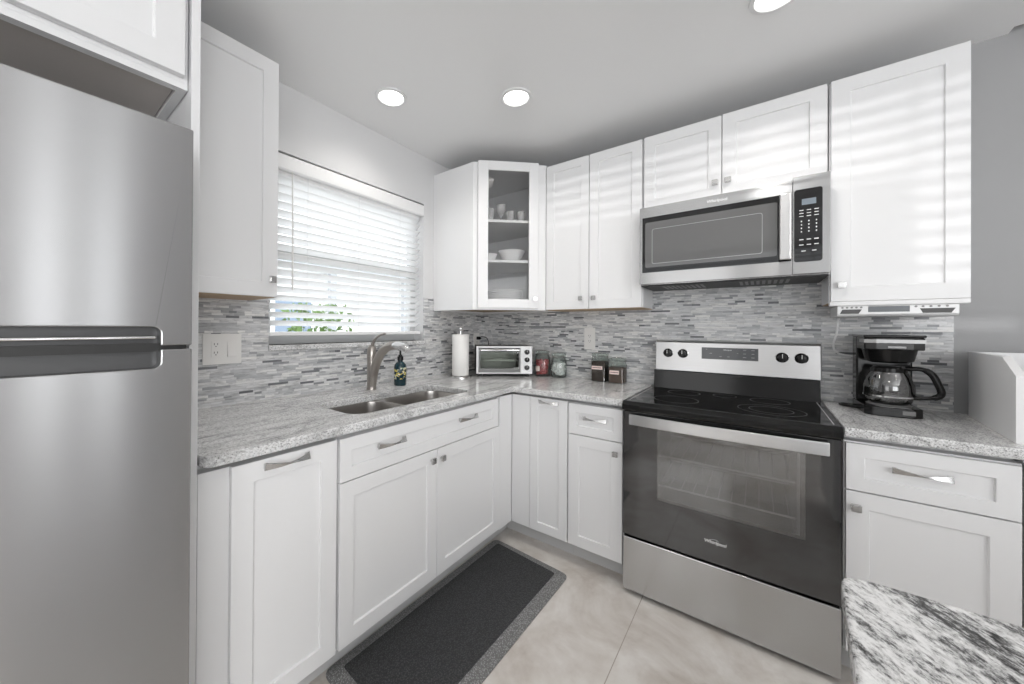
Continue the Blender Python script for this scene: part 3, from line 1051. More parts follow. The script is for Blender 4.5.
def square_label(t, hw, x0, x1, z0, z1):
    lb = part('label', bx(new(), x0, x1, -hw - 0.0012, -hw - 0.0004, z0, z1), 'label', t)
    b = new()
    xx = x0 + 0.005
    rr = random.Random(int(hw * 1e4))
    zc = (z0 + z1) / 2
    while xx < x1 - 0.007:
        w_ = rr.uniform(0.003, 0.006)
        bx(b, xx, xx + w_, -hw - 0.0018, -hw - 0.0011, zc - 0.003, zc + 0.003)
        xx += w_ + 0.0018
    part('lettering', b, 'ink', lb)
def square_fill(name, label, t, hw, z1, m_):
    b = new()
    prism(b, rrect(-hw, hw, -hw, hw, 0.010, 4), 2, 0.003, z1)
    o = part(name, b, m_, None, 0.004)
    o.location = t.location
    tag(o, label, 'coffee', kind='stuff')
j1 = jar('clear clip-top jar holding red wrapped sweets, next to the toaster oven', 0.606, -0.090, 'short', 0.056, 0.185)
filling('red_sweets', 'red wrapped sweets filling the jar nearest the toaster oven', 'sweets', j1, 0.051, 0.006, 0.118, 'candy', 190, 0.012)
jar_label(j1, 0.058, 0.040, 0.075, 0.32)
j2 = jar('clear clip-top jar holding white packets, beside the jar of red sweets', 0.728, -0.078, 'short', 0.054, 0.172)
filling('white_packets', 'white packets in the jar beside the red sweets', 'packets', j2, 0.049, 0.006, 0.098, 'pods', 120, 0.014)
j3 = square_jar('tall square jar of black coffee with pink label, under the wall outlet', 1.016, -0.066, 0.046, 0.185)
square_fill('ground_coffee', 'black ground coffee filling the tall jar under the outlet', j3, 0.0435, 0.130, 'coffee')
square_label(j3, 0.046, -0.040, 0.030, 0.080, 0.102)
j4 = square_jar('short square jar of brown coffee with pink label, nearest the range', 1.130, -0.074, 0.047, 0.160)
square_fill('brown_coffee', 'brown coffee filling the short jar nearest the range', j4, 0.0445, 0.100, 'coffee_brown')
square_label(j4, 0.047, -0.036, 0.022, 0.058, 0.082)

# ------------------------------------------------------------------ outlets
def plate(bm_, w_, h_):
    prism(bm_, rrect(-w_ / 2, w_ / 2, -h_ / 2, h_ / 2, 0.004, 3), 1, -0.006, 0.0)
    return bm_
def receptacle(t, cx):
    b = new()
    prism(b, rrect(cx - 0.0165, cx + 0.0165, -0.034, 0.034, 0.003, 3), 1, -0.0085, -0.005)
    rc = part('receptacle', b, 'white_plastic', t, 0.0005)
    for s in (-1, 1):
        b = new()
        for q in (-0.006, 0.006):
            bx(b, cx + q - 0.0011, cx + q + 0.0011, -0.0092, -0.0084, s * 0.018, s * 0.018 + 0.008)
        cyl(b, (cx, -0.0092, s * 0.018 - 0.006), 0.0022, 0.0008, 1, 10)
        part('socket_holes', b, 'gap', rc)
t = thing('outlet_plate', 'two-gang pale plate with outlet and rocker switch, left of the window', 'outlet', (TT, -1.921, 1.163), PI / 2)
part('cover', plate(new(), 0.146, 0.132), 'white_plastic', t, 0.0012)
receptacle(t, -0.026)
b = new()
prism(b, [(-0.0055, -0.034), (-0.0125, -0.034), (-0.0065, 0.034), (-0.0055, 0.034)], 0, 0.018, 0.052)
part('switch', b, 'white_plastic', t, 0.0008)
t = thing('outlet_plate', 'single pale outlet plate on the backsplash above the coffee jars', 'outlet', (0.925, -TT, 1.190), 0)
part('cover', plate(new(), 0.076, 0.150), 'white_plastic', t, 0.0012)
receptacle(t, 0)
t = thing('outlet_plate', 'outlet plate seen edge-on in the tile corner behind the toaster oven', 'outlet', (TT, -0.105, 1.160), PI / 2)
part('cover', plate(new(), 0.076, 0.118), 'white_plastic', t, 0.0012)
receptacle(t, 0)
b = new()
bx(b, -0.012, 0.012, -0.036, -0.009, 0.004, 0.030)
bx(b, -0.006, 0.006, -0.050, -0.034, 0.010, 0.024)
o = part('power_plug', b, 'black', None, 0.003)
o.location = (TT, -0.105, 1.160)
o.rotation_euler = (0, 0, PI / 2)
tag(o, 'black power plug in the corner outlet above the toaster oven', 'plug')

# ------------------------------------------------------------------ wall cabinets
ZB, ZT = 1.381, 2.345
DU = 0.242       # back-wall upper depth without doors
def upper(t, x0, x1, z0, z1, d):
    part('carcass', bx(new(), x0, x1, -d, -0.0005, z0 + 0.004, z1), 'cabinet', t, 0.001)
    part('underside', bx(new(), x0 + 0.004, x1 - 0.004, -d + 0.004, -0.004, z0, z0 + 0.004), 'plywood', t)
DLU = 0.268
t = thing('wall_cabinet', 'white single-door wall cabinet between the refrigerator and the window', 'cabinet', (0, LX, 0), PI / 2, 'wall cabinets')
upper(t, 0, lw(-1.811), ZB, ZT, DLU)
d = part('door', shaker(new(), 0.004, lw(-1.813), ZB + 0.002, ZT, -DLU), 'cabinet', t, 0.0012)
knob(d, lw(-1.838), 1.452, -DLU - 0.02)
t = thing('wall_cabinet', 'white two-door wall cabinet between glass cabinet and microwave', 'cabinet', (0, 0, 0), 0, 'wall cabinets')
upper(t, 0.716, 1.320, ZB, ZT, DU)
d = part('door', shaker(new(), 0.718, 1.008, ZB + 0.004, ZT, -DU, fr=0.052), 'cabinet', t, 0.0012)
knob(d, 0.962, 1.450, -DU - 0.02)
d = part('door', shaker(new(), 1.012, 1.316, ZB + 0.004, ZT, -DU, fr=0.055), 'cabinet', t, 0.0012)
knob(d, 1.044, 1.450, -DU - 0.02)
t = thing('wall_cabinet', 'short white two-door wall cabinet above the microwave', 'cabinet', (0, 0, 0), 0, 'wall cabinets')
upper(t, 1.323, 2.080, 1.928, ZT + 0.002, DU)
d = part('door', shaker(new(), 1.327, 1.690, 1.934, ZT + 0.002, -DU, fr=0.056), 'cabinet', t, 0.0012)
knob(d, 1.664, 2.008, -DU - 0.02)
d = part('door', shaker(new(), 1.694, 2.075, 1.934, ZT + 0.004, -DU, fr=0.056), 'cabinet', t, 0.0012)
knob(d, 1.718, 2.008, -DU - 0.02)
t = thing('wall_cabinet', 'large white single-door wall cabinet above the coffee maker', 'cabinet', (0, 0, 0), 0, 'wall cabinets')
upper(t, 2.083, 2.463, ZB - 0.004, ZT + 0.006, DU)
d = part('door', shaker(new(), 2.088, 2.463, ZB + 0.004, ZT + 0.006, -DU, fr=0.060), 'cabinet', t, 0.0012)
knob(d, 2.120, 1.455, -DU - 0.02)
part('light_rail', bx(new(), 2.083, 2.463, -DU - 0.022, -DU + 0.01, ZB - 0.016, ZB + 0.003), 'cabinet', t, 0.003)

# diagonal glass cabinet in the corner
P0, P1 = Vector((0.362, -0.607)), Vector((0.713, -0.261))
L_ = (P1 - P0).length
ang = math.atan2((P1 - P0).y, (P1 - P0).x)
ZD1 = 2.358
t = thing('corner_wall_cabinet', 'diagonal white corner wall cabinet with a clear glass door', 'cabinet', (0, 0, 0), 0, 'wall cabinets')
EPS = 0.001
foot = [(EPS, -EPS), (EPS, P0.y), (P0.x, P0.y), (P1.x, P1.y), (P1.x, -EPS)]
b = new()
# walls of the hollow box
th = 0.016
prism(b, [(EPS, P0.y), (P0.x, P0.y), (P0.x + 0.004, P0.y + th), (EPS, P0.y + th)], 2, ZB, ZD1)
prism(b, [(P1.x, P1.y), (P1.x, -EPS), (P1.x - th, -EPS), (P1.x - th, P1.y - 0.004)], 2, ZB, ZD1)
bx(b, EPS, th, P0.y + th, -EPS, ZB, ZD1)
bx(b, th, P1.x - th, -th, -EPS, ZB, ZD1)
inset = [(th, -th), (th, P0.y + th), (P0.x, P0.y + th), (P1.x - th, P1.y), (P1.x - th, -th)]
prism(b, inset, 2, ZD1 - th, ZD1)
prism(b, inset, 2, ZB + 0.02, ZB + 0.02 + th)
part('carcass', b, 'cabinet', t)
for zz in (1.985, 1.717):
    part('shelf', prism(new(), [(th, -th), (th, P0.y + th), (P0.x - 0.004, P0.y + th), (P1.x - th, P1.y - 0.002), (P1.x - th, -th)], 2, zz - 0.017, zz), 'cabinet', t)
e = (P1 - P0).normalized()
nrm = Vector((e.y, -e.x))
def dg(s, q, z): return (P0.x + e.x * s + nrm.x * q, P0.y + e.y * s + nrm.y * q, z)
def dbox(b, s0, s1, q0, q1, z0, z1):
    v = [b.verts.new(dg(s, q, z)) for s in (s0, s1) for q in (q0, q1) for z in (z0, z1)]
    for f in ((0, 1, 3, 2), (4, 6, 7, 5), (0, 4, 5, 1), (2, 3, 7, 6), (0, 2, 6, 4), (1, 5, 7, 3)):
        b.faces.new([v[i] for i in f])
b = new()
dbox(b, 0.0, 0.036, -0.018, 0.0, ZB, ZD1); dbox(b, L_ - 0.085, L_, -0.018, 0.0, ZB, ZD1)
dbox(b, 0.036, L_ - 0.085, -0.018, 0.0, ZD1 - 0.04, ZD1); dbox(b, 0.036, L_ - 0.085, -0.018, 0.0, ZB, ZB + 0.04)
part('face_frame', b, 'cabinet', t)
s0, s1, z0, z1 = 0.030, 0.437, ZB + 0.012, 2.362
b = new()
dbox(b, s0, 0.098, 0.002, 0.022, z0, z1); dbox(b, 0.373, s1, 0.002, 0.022, z0, z1)
dbox(b, 0.098, 0.373, 0.002, 0.022, z0, 1.452); dbox(b, 0.098, 0.373, 0.002, 0.022, 2.302, z1)
dr = part('door', b, 'cabinet', t, 0.0015)
b = new(); dbox(b, 0.095, 0.376, 0.009, 0.012, 1.449, 2.305)
part('pane', b, 'door_pane', dr)
kn = knob(dr, 0.0, 0.0, 0.0)
kn.location = dg(0.412, 0.022, 1.456)
kn.rotation_euler = (0, 0, ang)
part('underside', prism(new(), [(0.01, -0.01), (0.01, P0.y + 0.004), (P0.x, P0.y + 0.004), (P1.x - 0.004, P1.y), (P1.x - 0.004, -0.01)], 2, ZB + 0.012, ZB + 0.02), 'plywood', t)

# dishes inside the glass cabinet
def in_cab(s, q): return P0.x + e.x * s + nrm.x * q, P0.y + e.y * s + nrm.y * q
def tumbler(label, s, q, r, h):
    x, y = in_cab(s, q)
    b = new()
    lathe(b, [(0.0, 0.003), (r * 0.8, 0.0), (r, h), (r - 0.002, h), (r * 0.8 - 0.002, 0.006), (0.0, 0.006)], seg=20)
    o = part('tumbler', b, 'crystal', None, smooth=True)
    o.location = (x, y, 1.9852)
    tag(o, label, 'glass', 'glassware behind the glass door')
tumbler('clear tumbler at the hinge side of the top glass-door shelf', 0.125, -0.10, 0.032, 0.095)
tumbler('clear tumbler just right of the stemmed goblet, glass-door shelf', 0.275, -0.11, 0.030, 0.085)
tumbler('clear tumbler nearest the knob side, top glass-door shelf', 0.345, -0.09, 0.030, 0.080)
x, y = in_cab(0.205, -0.10)
b = new()
lathe(b, [(0.0, 0.0), (0.030, 0.001), (0.006, 0.006), (0.004, 0.045), (0.018, 0.060), (0.036, 0.085), (0.034, 0.125), (0.032, 0.125), (0.034, 0.086), (0.016, 0.063), (0.0, 0.058)], seg=20)
o = part('goblet', b, 'crystal', None, smooth=True)
o.location = (x, y, 1.9852)
tag(o, 'cut-glass stemmed goblet among tumblers on the top shelf', 'glass', 'glassware behind the glass door')
def dish(name, label, s, q, z, prof, seg=28, sx=1.0, cat='dish'):
    x, y = in_cab(s, q)
    b = new()
    lathe(b, prof, seg=seg)
    o = part(name, b, 'china', None, smooth=True)
    o.location = (x, y, z)
    o.scale = (sx, 1, 1)
    o.rotation_euler = (0, 0, ang)
    tag(o, label, cat, 'dishes behind the glass door')
    return o
bowlp = [(0.0, 0.0), (0.035, 0.0), (0.060, 0.022), (0.080, 0.052), (0.077, 0.053), (0.056, 0.025), (0.0, 0.008)]
dish('serving_bowl', 'white oval serving bowl on the middle glass-door shelf', 0.285, -0.12, 1.7172, [(r * 1.05, z * 1.5) for r, z in bowlp], sx=1.15, cat='bowl')
dish('small_bowl', 'small low white bowl beside the oval serving bowl', 0.125, -0.11, 1.7172, [(r * 0.72, z * 1.0) for r, z in bowlp], cat='bowl')
platep = [(0.0, 0.0), (0.075, 0.0), (0.085, 0.005), (0.128, 0.017), (0.127, 0.020), (0.082, 0.009), (0.0, 0.005)]
ords = ['bottom', 'second', 'third', 'fourth', 'fifth', 'sixth', 'seventh', 'topmost']
for i, q in enumerate(ords):
    dish('plate', f'{q} white plate' + (' up' if 0 < i < 7 else '') + ' in the stack behind the glass door', 0.245, -0.16, ZB + 0.0362 + i * 0.0125, platep, 36, cat='plate')

# refrigerator surround
pn = part('end_panel', bx(new(), 0.0, 0.665, -2.200, -2.180, 0.0, ZT), 'cabinet', None, 0.001)
tag(pn, 'tall narrow white end panel between refrigerator and counter', 'panel')
t = thing('wall_cabinet', 'deep white cabinet over the refrigerator', 'cabinet', (0, -3.20, 0), PI / 2, 'wall cabinets')
w_ = 0.998
part('carcass', bx(new(), 0, w_, -0.640, -0.001, 1.908, ZT), 'cabinet', t, 0.001)
part('underside', bx(new(), 0.02, w_ - 0.022, -0.615, -0.02, 1.902, 1.908), 'grey_board', t)
b = new()
bx(b, 0, w_, -0.640, -0.616, 1.892, 1.908); bx(b, w_ - 0.020, w_, -0.616, -0.01, 1.892, 1.908); bx(b, 0, 0.02, -0.616, -0.01, 1.892, 1.908)
part('bottom_rail', b, 'cabinet', t)
d = part('door', shaker(new(), 0.502, w_ - 0.010, 1.919, ZT, -0.641, fr=0.062), 'cabinet', t, 0.0015)
d = part('door', shaker(new(), 0.006, 0.498, 1.919, ZT, -0.641, fr=0.062), 'cabinet', t, 0.0015)

# ------------------------------------------------------------------ refrigerator
FX = 0.830
t = thing('refrigerator', 'brushed stainless top-freezer refrigerator at the frame edge', 'refrigerator', (0, -3.02, 0), PI / 2)
FW = 0.785       # local x 0 (far from window) .. FW (window side)
part('body', bx(new(), 0.005, FW - 0.005, -0.755, -0.03, 0.03, 1.690), 'grey_plastic', t, 0.004)
def fdoor(name, z0, z1, notch_low):
    """door slab with a pocket cut into the edge at the seam"""
    r = 0.012
    nx0, nx1, nh = 0.10, FW - 0.056, 0.040
    arc = lambda cx, cz, a0, a1: [(cx + r * math.cos(a0 + (a1 - a0) * i / 5), cz + r * math.sin(a0 + (a1 - a0) * i / 5)) for i in range(6)]
    if notch_low:
        poly = [(0, z0), (nx0, z0)] + arc(nx0 + r, z0 + nh - r, PI, PI / 2) + arc(nx1 - r, z0 + nh - r, PI / 2, 0) + [(nx1, z0), (FW, z0), (FW, z1), (0, z1)]
    else:
        poly = [(0, z0), (FW, z0), (FW, z1), (nx1, z1)] + arc(nx1 - r, z1 - nh + r, 0, -PI / 2) + arc(nx0 + r, z1 - nh + r, -PI / 2, -PI) + [(nx0, z1), (0, z1)]
    b = new()
    lo = [b.verts.new((x, -FX, z)) for x, z in poly]
    hi = [b.verts.new((x, -FX + 0.065, z)) for x, z in poly]
    ed = [b.edges.new((lo[i], lo[(i + 1) % len(lo)])) for i in range(len(lo))]
    bmesh.ops.triangle_fill(b, use_beauty=True, use_dissolve=False, edges=ed)
    for i in range(len(lo)):
        b.faces.new((lo[i], lo[(i + 1) % len(lo)], hi[(i + 1) % len(lo)], hi[i]))
    ed = [b.edges.get((hi[i], hi[(i + 1) % len(hi)])) for i in range(len(hi))]
    bmesh.ops.triangle_fill(b, use_beauty=True, use_dissolve=False, edges=ed)
    return part(name, b, 'steel_fridge', t, 0.003, seg=3), nx0, nx1
d1_, nx0, nx1 = fdoor('freezer_door', 1.219, 1.709, True)
part('pocket_grip', bx(new(), nx0, nx1, -FX + 0.030, -FX + 0.036, 1.219, 1.262), 'pocket_dark', d1_)
part('grip_bar', bx(new(), nx0, nx1 - 0.004, -FX + 0.010, -FX + 0.022, 1.233, 1.240), 'chrome', d1_, 0.003)
d2_, nx0, nx1 = fdoor('refrigerator_door', 0.060, 1.211, False)
part('pocket_grip', bx(new(), nx0, nx1, -FX + 0.034, -FX + 0.040, 1.168, 1.211), 'pocket_dark', d2_)
part('gasket', bx(new(), 0.006, FW - 0.006, -FX + 0.018, -0.755, 1.206, 1.224), 'black_matte', t)
part('hinge_cover', bx(new(), FW - 0.04, FW - 0.004, -FX + 0.02, -FX + 0.06, 1.709, 1.715), 'grey_plastic', t)
part('kick_grille', bx(new(), 0.01, FW - 0.01, -0.76, -0.74, 0.0, 0.055), 'black_matte', t)

# ------------------------------------------------------------------ range
t = thing('range', 'stainless electric range with black glass oven door and smooth cooktop', 'range', (1.327, 0, 0))
RW = 0.750
YF = -0.660
b = new()
bx(b, 0.002, 0.020, -0.630, -0.02, 0.03, 0.895); bx(b, RW - 0.020, RW - 0.002, -0.630, -0.02, 0.03, 0.895)
bx(b, 0.02, RW - 0.02, -0.05, -0.02, 0.03, 0.895); bx(b, 0.02, RW - 0.02, -0.630, -0.05, 0.03, 0.06)
bx(b, 0.02, RW - 0.02, -0.630, -0.05, 0.865, 0.893)
part('body', b, 'black_matte', t)
# oven cavity
b = new()
bx(b, 0.12, RW - 0.12, -0.60, -0.15, 0.40, 0.41); bx(b, 0.12, RW - 0.12, -0.60, -0.15, 0.84, 0.85)
bx(b, 0.11, 0.12, -0.60, -0.15, 0.40, 0.85); bx(b, RW - 0.12, RW - 0.11, -0.60, -0.15, 0.40, 0.85)
bx(b, 0.11, RW - 0.11, -0.15, -0.14, 0.40, 0.85)
part('oven_cavity', b, 'enamel', t)
for zz in (0.52, 0.66):
    b = new()
    for i in range(11):
        xx = 0.14 + i * (RW - 0.28) / 10
        tube(b, [(xx, -0.575, zz), (xx, -0.17, zz)], 0.0013, 6)
    for yy in (-0.575, -0.17):
        tube(b, [(0.122, yy, zz), (RW - 0.122, yy, zz)], 0.0045, 6)
    part('oven_rack', b, 'rack', t)
# storage drawer
dw = part('drawer', bx(new(), 0.004, RW - 0.004, YF - 0.003, YF + 0.04, 0.022, 0.272), 'steel', t, 0.004)
# oven door: glossy black frame around the window
wx0, wx1, wz0, wz1 = 0.150, 0.652, 0.478, 0.806
b = new()
for q in ((0.004, wx0, 0.282, 0.868), (wx1, RW - 0.004, 0.282, 0.868), (wx0, wx1, 0.282, wz0), (wx0, wx1, wz1, 0.868)):
    bx(b, q[0], q[1], YF, YF + 0.035, q[2], q[3])
bmesh.ops.remove_doubles(b, verts=b.verts, dist=1e-5)
dr = part('oven_door', b, 'oven_black', t)
part('window', bx(new(), wx0, wx1, YF + 0.002, YF + 0.008, wz0, wz1), 'oven_glass', dr)
b = new()
n = 16
for sgn in (0, 1):
    pass
lo = []
for i in range(n + 1):
    u = 2 * i / n - 1
    xx = RW / 2 + u * 0.338
    yy = YF - 0.030 - 0.016 * (1 - u * u)
    lo.append([b.verts.new((xx, yy + dy, z)) for dy, z in ((0, 0.812), (0.010, 0.812), (0.010, 0.860), (0, 0.860))])
for a, c in zip(lo, lo[1:]):
    for k_ in range(4):
        b.faces.new((a[k_], a[(k_ + 1) % 4], c[(k_ + 1) % 4], c[k_]))
b.faces.new(lo[0][::-1]); b.faces.new(lo[-1])
for u in (-1, 1):
    xx = RW / 2 + u * 0.328
    bx(b, xx - 0.010, xx + 0.010, YF - 0.024, YF, 0.818, 0.854)
part('handle', b, 'steel_light', dr, 0.003)
text('logo', 'Whirlpool', 0.0185, 'logo', dr, (0.373, YF - 0.0006, 0.368), (PI / 2, 0, 0), shear=0.12)
b = new()
tube(b, [(0.366 + 0.020 * math.cos(a), YF - 0.0008, 0.368 + 0.0125 * math.sin(a) + 0.004 * math.cos(a)) for a in [0.2 + 2.6 * i / 24 for i in range(25)]], 0.0005, 6)
part('logo_swoosh', b, 'logo', dr)
# cooktop
b = new()
prism(b, [(-0.662, 0.872), (-0.668, 0.880), (-0.668, 0.900), (-0.650, 0.915), (-0.095, 0.915), (-0.095, 0.895), (-0.64, 0.893)], 0, 0.0, RW)
ctp = part('cooktop', b, 'cooktop', t, 0.0015)
b = new()
for cx, cy, r in ((0.195, -0.46, 0.095), (0.555, -0.46, 0.115), (0.555, -0.46, 0.075), (0.195, -0.22, 0.075), (0.555, -0.22, 0.075), (0.375, -0.19, 0.05)):
    lathe(b, [(r - 0.0012, 0.9150), (r - 0.0012, 0.9154), (r + 0.0012, 0.9154), (r + 0.0012, 0.9150)], (cx, cy, 0), 48, close=True)
part('burner_rings', b, 'ring_grey', ctp)
b = new()
bx(b, 0.018, 0.021, -0.62, -0.11, 0.9150, 0.9156); bx(b, RW - 0.021, RW - 0.018, -0.62, -0.11, 0.9150, 0.9156)
part('side_trim', b, 'print_dim', ctp)
# backguard
b = new()
prism(b, [(-0.022, 0.900), (-0.098, 0.900), (-0.085, 1.018), (-0.022, 1.018)], 0, 0.020, RW - 0.004)
part('backguard', b, 'black_enamel', t, 0.002)
b = new()
prism(b, [(-0.016, 1.018), (-0.092, 1.018), (-0.078, 1.182), (-0.070, 1.193), (-0.016, 1.197)], 0, 0.028, RW)
cp = part('control_panel', b, 'steel_light', t, 0.004)
slope = math.atan2(0.014, 0.158)
def on_panel(z): return -0.092 + (z - 1.018) * 0.014 / 0.158
b = new()
v = [b.verts.new((xx, on_panel(zz) - 0.0015, zz)) for xx, zz in ((0.262, 1.096), (0.512, 1.096), (0.512, 1.160), (0.262, 1.160))]
v2 = [b.verts.new((q.co.x, q.co.y + 0.003, q.co.z)) for q in v]
b.faces.new(v); b.faces.new(v2[::-1])
for i in range(4):
    b.faces.new((v[i], v2[i], v2[(i + 1) % 4], v[(i + 1) % 4]))
ds = part('display', b, 'display', cp)
b = new()
rr = random.Random(2)
for xx, zz, w2_ in ((0.285, 1.150, .006), (0.305, 1.128, .012), (0.350, 1.112, .010), (0.385, 1.112, .010), (0.425, 1.132, .006), (0.455, 1.150, .014), (0.455, 1.131, .012), (0.455, 1.112, .014), (0.490, 1.150, .014), (0.490, 1.131, .012), (0.490, 1.112, .014)):
    bx(b, xx - w2_ / 2, xx + w2_ / 2, on_panel(zz) - 0.0022, on_panel(zz) - 0.001, zz - 0.0012, zz + 0.0012)
part('buttons', b, 'print_dim', ds)
text('brand_mark', 'Whirlpool', 0.009, 'print', ds, (0.380, on_panel(1.148) - 0.0018, 1.148), (PI / 2 - slope, 0, 0))
for xx in (0.094, 0.170, 0.606, 0.678):
    zz = 1.121
    y0 = on_panel(zz)
    b = new()
    lathe(b, [(0.0245, 0.0), (0.0245, -0.006), (0.020, -0.010), (0.018, -0.026), (0.0, -0.027)], (xx, y0, zz), 28, 1)
    bx(b, xx - 0.005, xx + 0.005, y0 - 0.034, y0 - 0.02, zz - 0.020, zz + 0.020)
    kn = part('knob', b, 'black', cp, 0.001)
    part('pointer', bx(new(), xx - 0.0012, xx + 0.0012, y0 - 0.0346, y0 - 0.0338, zz - 0.002, zz + 0.018), 'print', kn)
    part('skirt', lathe(new(), [(0.0268, 0.0), (0.0268, -0.002), (0.0246, -0.003), (0.0246, 0.0)], (xx, y0, zz), 28, 1, close=True), 'chrome', kn)
for xx in (0.03, RW - 0.06):
    for yy in (-0.58, -0.08):
        part('foot', bx(new(), xx, xx + 0.03, yy, yy + 0.03, 0.0, 0.03), 'black_matte', t)

# ------------------------------------------------------------------ microwave
t = thing('microwave', 'stainless over-the-range microwave with black window and keypad', 'microwave', (1.325, 0, 0))
MW, MY = 0.753, -0.346
part('body', bx(new(), 0.0, MW, -0.320, -0.010, 1.500, 1.922), 'steel', t, 0.002)
dz0, dz1 = 1.506, 1.922
b = new()
wx0, wx1, wz0, wz1 = 0.014, 0.628, 1.566, 1.866
for q in ((0.0, wx0, dz0, dz1), (wx1, 0.630, dz0, dz1), (wx0, wx1, dz0, wz0), (wx0, wx1, wz1, dz1)):
    bx(b, q[0], q[1], MY, -0.320, q[2], q[3])
bmesh.ops.remove_doubles(b, verts=b.verts, dist=1e-5)
dr = part('door', b, 'steel', t)
part('window_surround', bx(new(), wx0, wx1, MY + 0.001, -0.325, wz0, wz1), 'black_glass', dr)
part('window', prism(new(), rrect(0.028, 0.580, 1.594, 1.838, 0.008, 4), 1, MY - 0.0004, MY + 0.004), 'mw_window', dr)
b = new()
o_, i_ = rrect(0.062, 0.528, 1.612, 1.800, 0.010, 4), rrect(0.064, 0.526, 1.614, 1.798, 0.009, 4)
va = [b.verts.new((x, MY - 0.0008, z)) for x, z in o_]; vb = [b.verts.new((x, MY - 0.0008, z)) for x, z in i_]
vc = [b.verts.new((x, MY - 0.0003, z)) for x, z in o_]; vd = [b.verts.new((x, MY - 0.0003, z)) for x, z in i_]
for i in range(len(va)):
    k2 = (i + 1) % len(va)
    b.faces.new((va[i], va[k2], vb[k2], vb[i])); b.faces.new((vc[i], vd[i], vd[k2], vc[k2]))
    b.faces.new((va[i], vc[i], vc[k2], va[k2])); b.faces.new((vb[i], vb[k2], vd[k2], vd[i]))
part('screen_border', b, 'print_dim', dr)
b = new()
bx(b, 0.586, 0.626, MY - 0.036, MY - 0.022, 1.570, 1.862)
bx(b, 0.598, 0.614, MY - 0.024, MY, 1.580, 1.606); bx(b, 0.598, 0.614, MY - 0.024, MY, 1.826, 1.852)
part('handle', b, 'steel_light', dr, 0.004)
text('logo', 'Whirlpool', 0.020, 'logo', dr, (0.352, MY - 0.0006, 1.894), (PI / 2, 0, 0), shear=0.15)
cp = part('control_side', bx(new(), 0.6325, MW, MY, -0.320, dz0, dz1 + 0.012), 'steel', t, 0.002)
kp = part('keypad', prism(new(), rrect(0.637, 0.728, 1.558, 1.876, 0.010, 4), 1, MY - 0.0012, MY + 0.002), 'black_glass', cp)
part('display', bx(new(), 0.662, 0.708, MY - 0.0018, MY - 0.001, 1.806, 1.832), 'lcd', kp)
b = new()
for i, zz in enumerate((1.783, 1.770, 1.757)):
    for xx in (0.661, 0.685, 0.709):
        bx(b, xx - 0.007, xx + 0.007, MY - 0.0018, MY - 0.001, zz - 0.0015, zz + 0.0015)
for zz in (1.735, 1.720, 1.705, 1.690):
    for xx in (0.661, 0.685, 0.709):
        bx(b, xx - 0.002, xx + 0.002, MY - 0.0018, MY - 0.001, zz - 0.003, zz + 0.003)
for zz, xs in ((1.655, (0.661, 0.685, 0.709)), (1.632, (0.661, 0.685, 0.709)), (1.605, (0.668, 0.702))):
    for xx in xs:
        bx(b, xx - 0.007, xx + 0.007, MY - 0.0018, MY - 0.001, zz - 0.002, zz + 0.002)
part('buttons', b, 'print', kp)
b = new()
bx(b, 0.004, MW - 0.004, -0.330, -0.02, 1.493, 1.500)
part('vent_base', b, 'black_matte', t, 0.002)
b = new()
for q in (0.10, 0.44):
    for i in range(9):
        bx(b, q + i * 0.022, q + i * 0.022 + 0.012, -0.29, -0.12, 1.4915, 1.493)
part('vent_filter', b, 'grey_plastic', t)

# ------------------------------------------------------------------ coffee maker
a_ = 0.03
t = thing('coffee_maker', 'black drip coffee maker with silver band on the right counter', 'coffee maker', (2.265, -0.283, 0.914), a_)
b = new()
# local: x across, y 0 = front .. +0.19 back
prism(b, [(-0.080, 0.0), (-0.060, -0.018), (0.055, -0.018), (0.080, 0.0), (0.082, 0.19), (-0.082, 0.19)], 2, 0.0, 0.038)
bs = part('base', b, 'black', t, 0.004)
part('warming_plate', lathe(new(), [(0.0, 0.038), (0.062, 0.038), (0.066, 0.042), (0.060, 0.045), (0.0, 0.043)], (0.0, 0.055, 0), 32), 'grey_plastic', bs, smooth=True)
b = new()
prism(b, [(-0.050, -0.004), (-0.036, -0.0165), (0.046, -0.0165), (0.050, -0.004)], 2, 0.0375, 0.0392)
bx(b, 0.022, 0.056, -0.0195, -0.017, 0.012, 0.028)
sw = part('switch_panel', b, 'grey_plastic', bs)
b = new()
prism(b, [(-0.082, 0.118), (0.082, 0.118), (0.082, 0.19), (-0.082, 0.19)], 2, 0.038, 0.320)
part('tank', b, 'black', t, 0.006)
b = new()
prism(b, [(-0.082, 0.118), (-0.082, -0.012), (-0.05, -0.022), (0.05, -0.022), (0.082, -0.012), (0.082, 0.118)], 2, 0.268, 0.318)
hd_ = part('brew_head', b, 'black', t, 0.004)
b = new()
lathe(b, [(0.052, 0.214), (0.068, 0.222), (0.078, 0.268)], (0, 0.052, 0), 32)
part('filter_basket', b, 'black', hd_, smooth=True)
b = new()
prism(b, [(-0.0835, 0.06), (-0.0835, -0.013), (-0.0505, -0.0235), (0.0505, -0.0235), (0.0835, -0.013), (0.0835, 0.06), (0.0825, 0.06), (0.0825, -0.0125), (0.05, -0.0225), (-0.05, -0.0225), (-0.0825, -0.0125), (-0.0825, 0.06)], 2, 0.296, 0.310)
part('silver_band', b, 'dull_steel', hd_)
part('lid', bx(new(), -0.085, 0.085, -0.018, 0.192, 0.318, 0.328), 'black', t, 0.004)
part('badge', bx(new(), -0.018, 0.030, -0.0235, -0.0195, 0.276, 0.283), 'print_dim', hd_)
b = new()
ps = spline([(-0.07, 0.18, 0.006), (-0.11, 0.20, 0.006), (-0.125, 0.17, 0.006), (-0.10, 0.13, 0.006), (-0.08, 0.12, 0.006)])
tube(b, ps, 0.0045, 8)
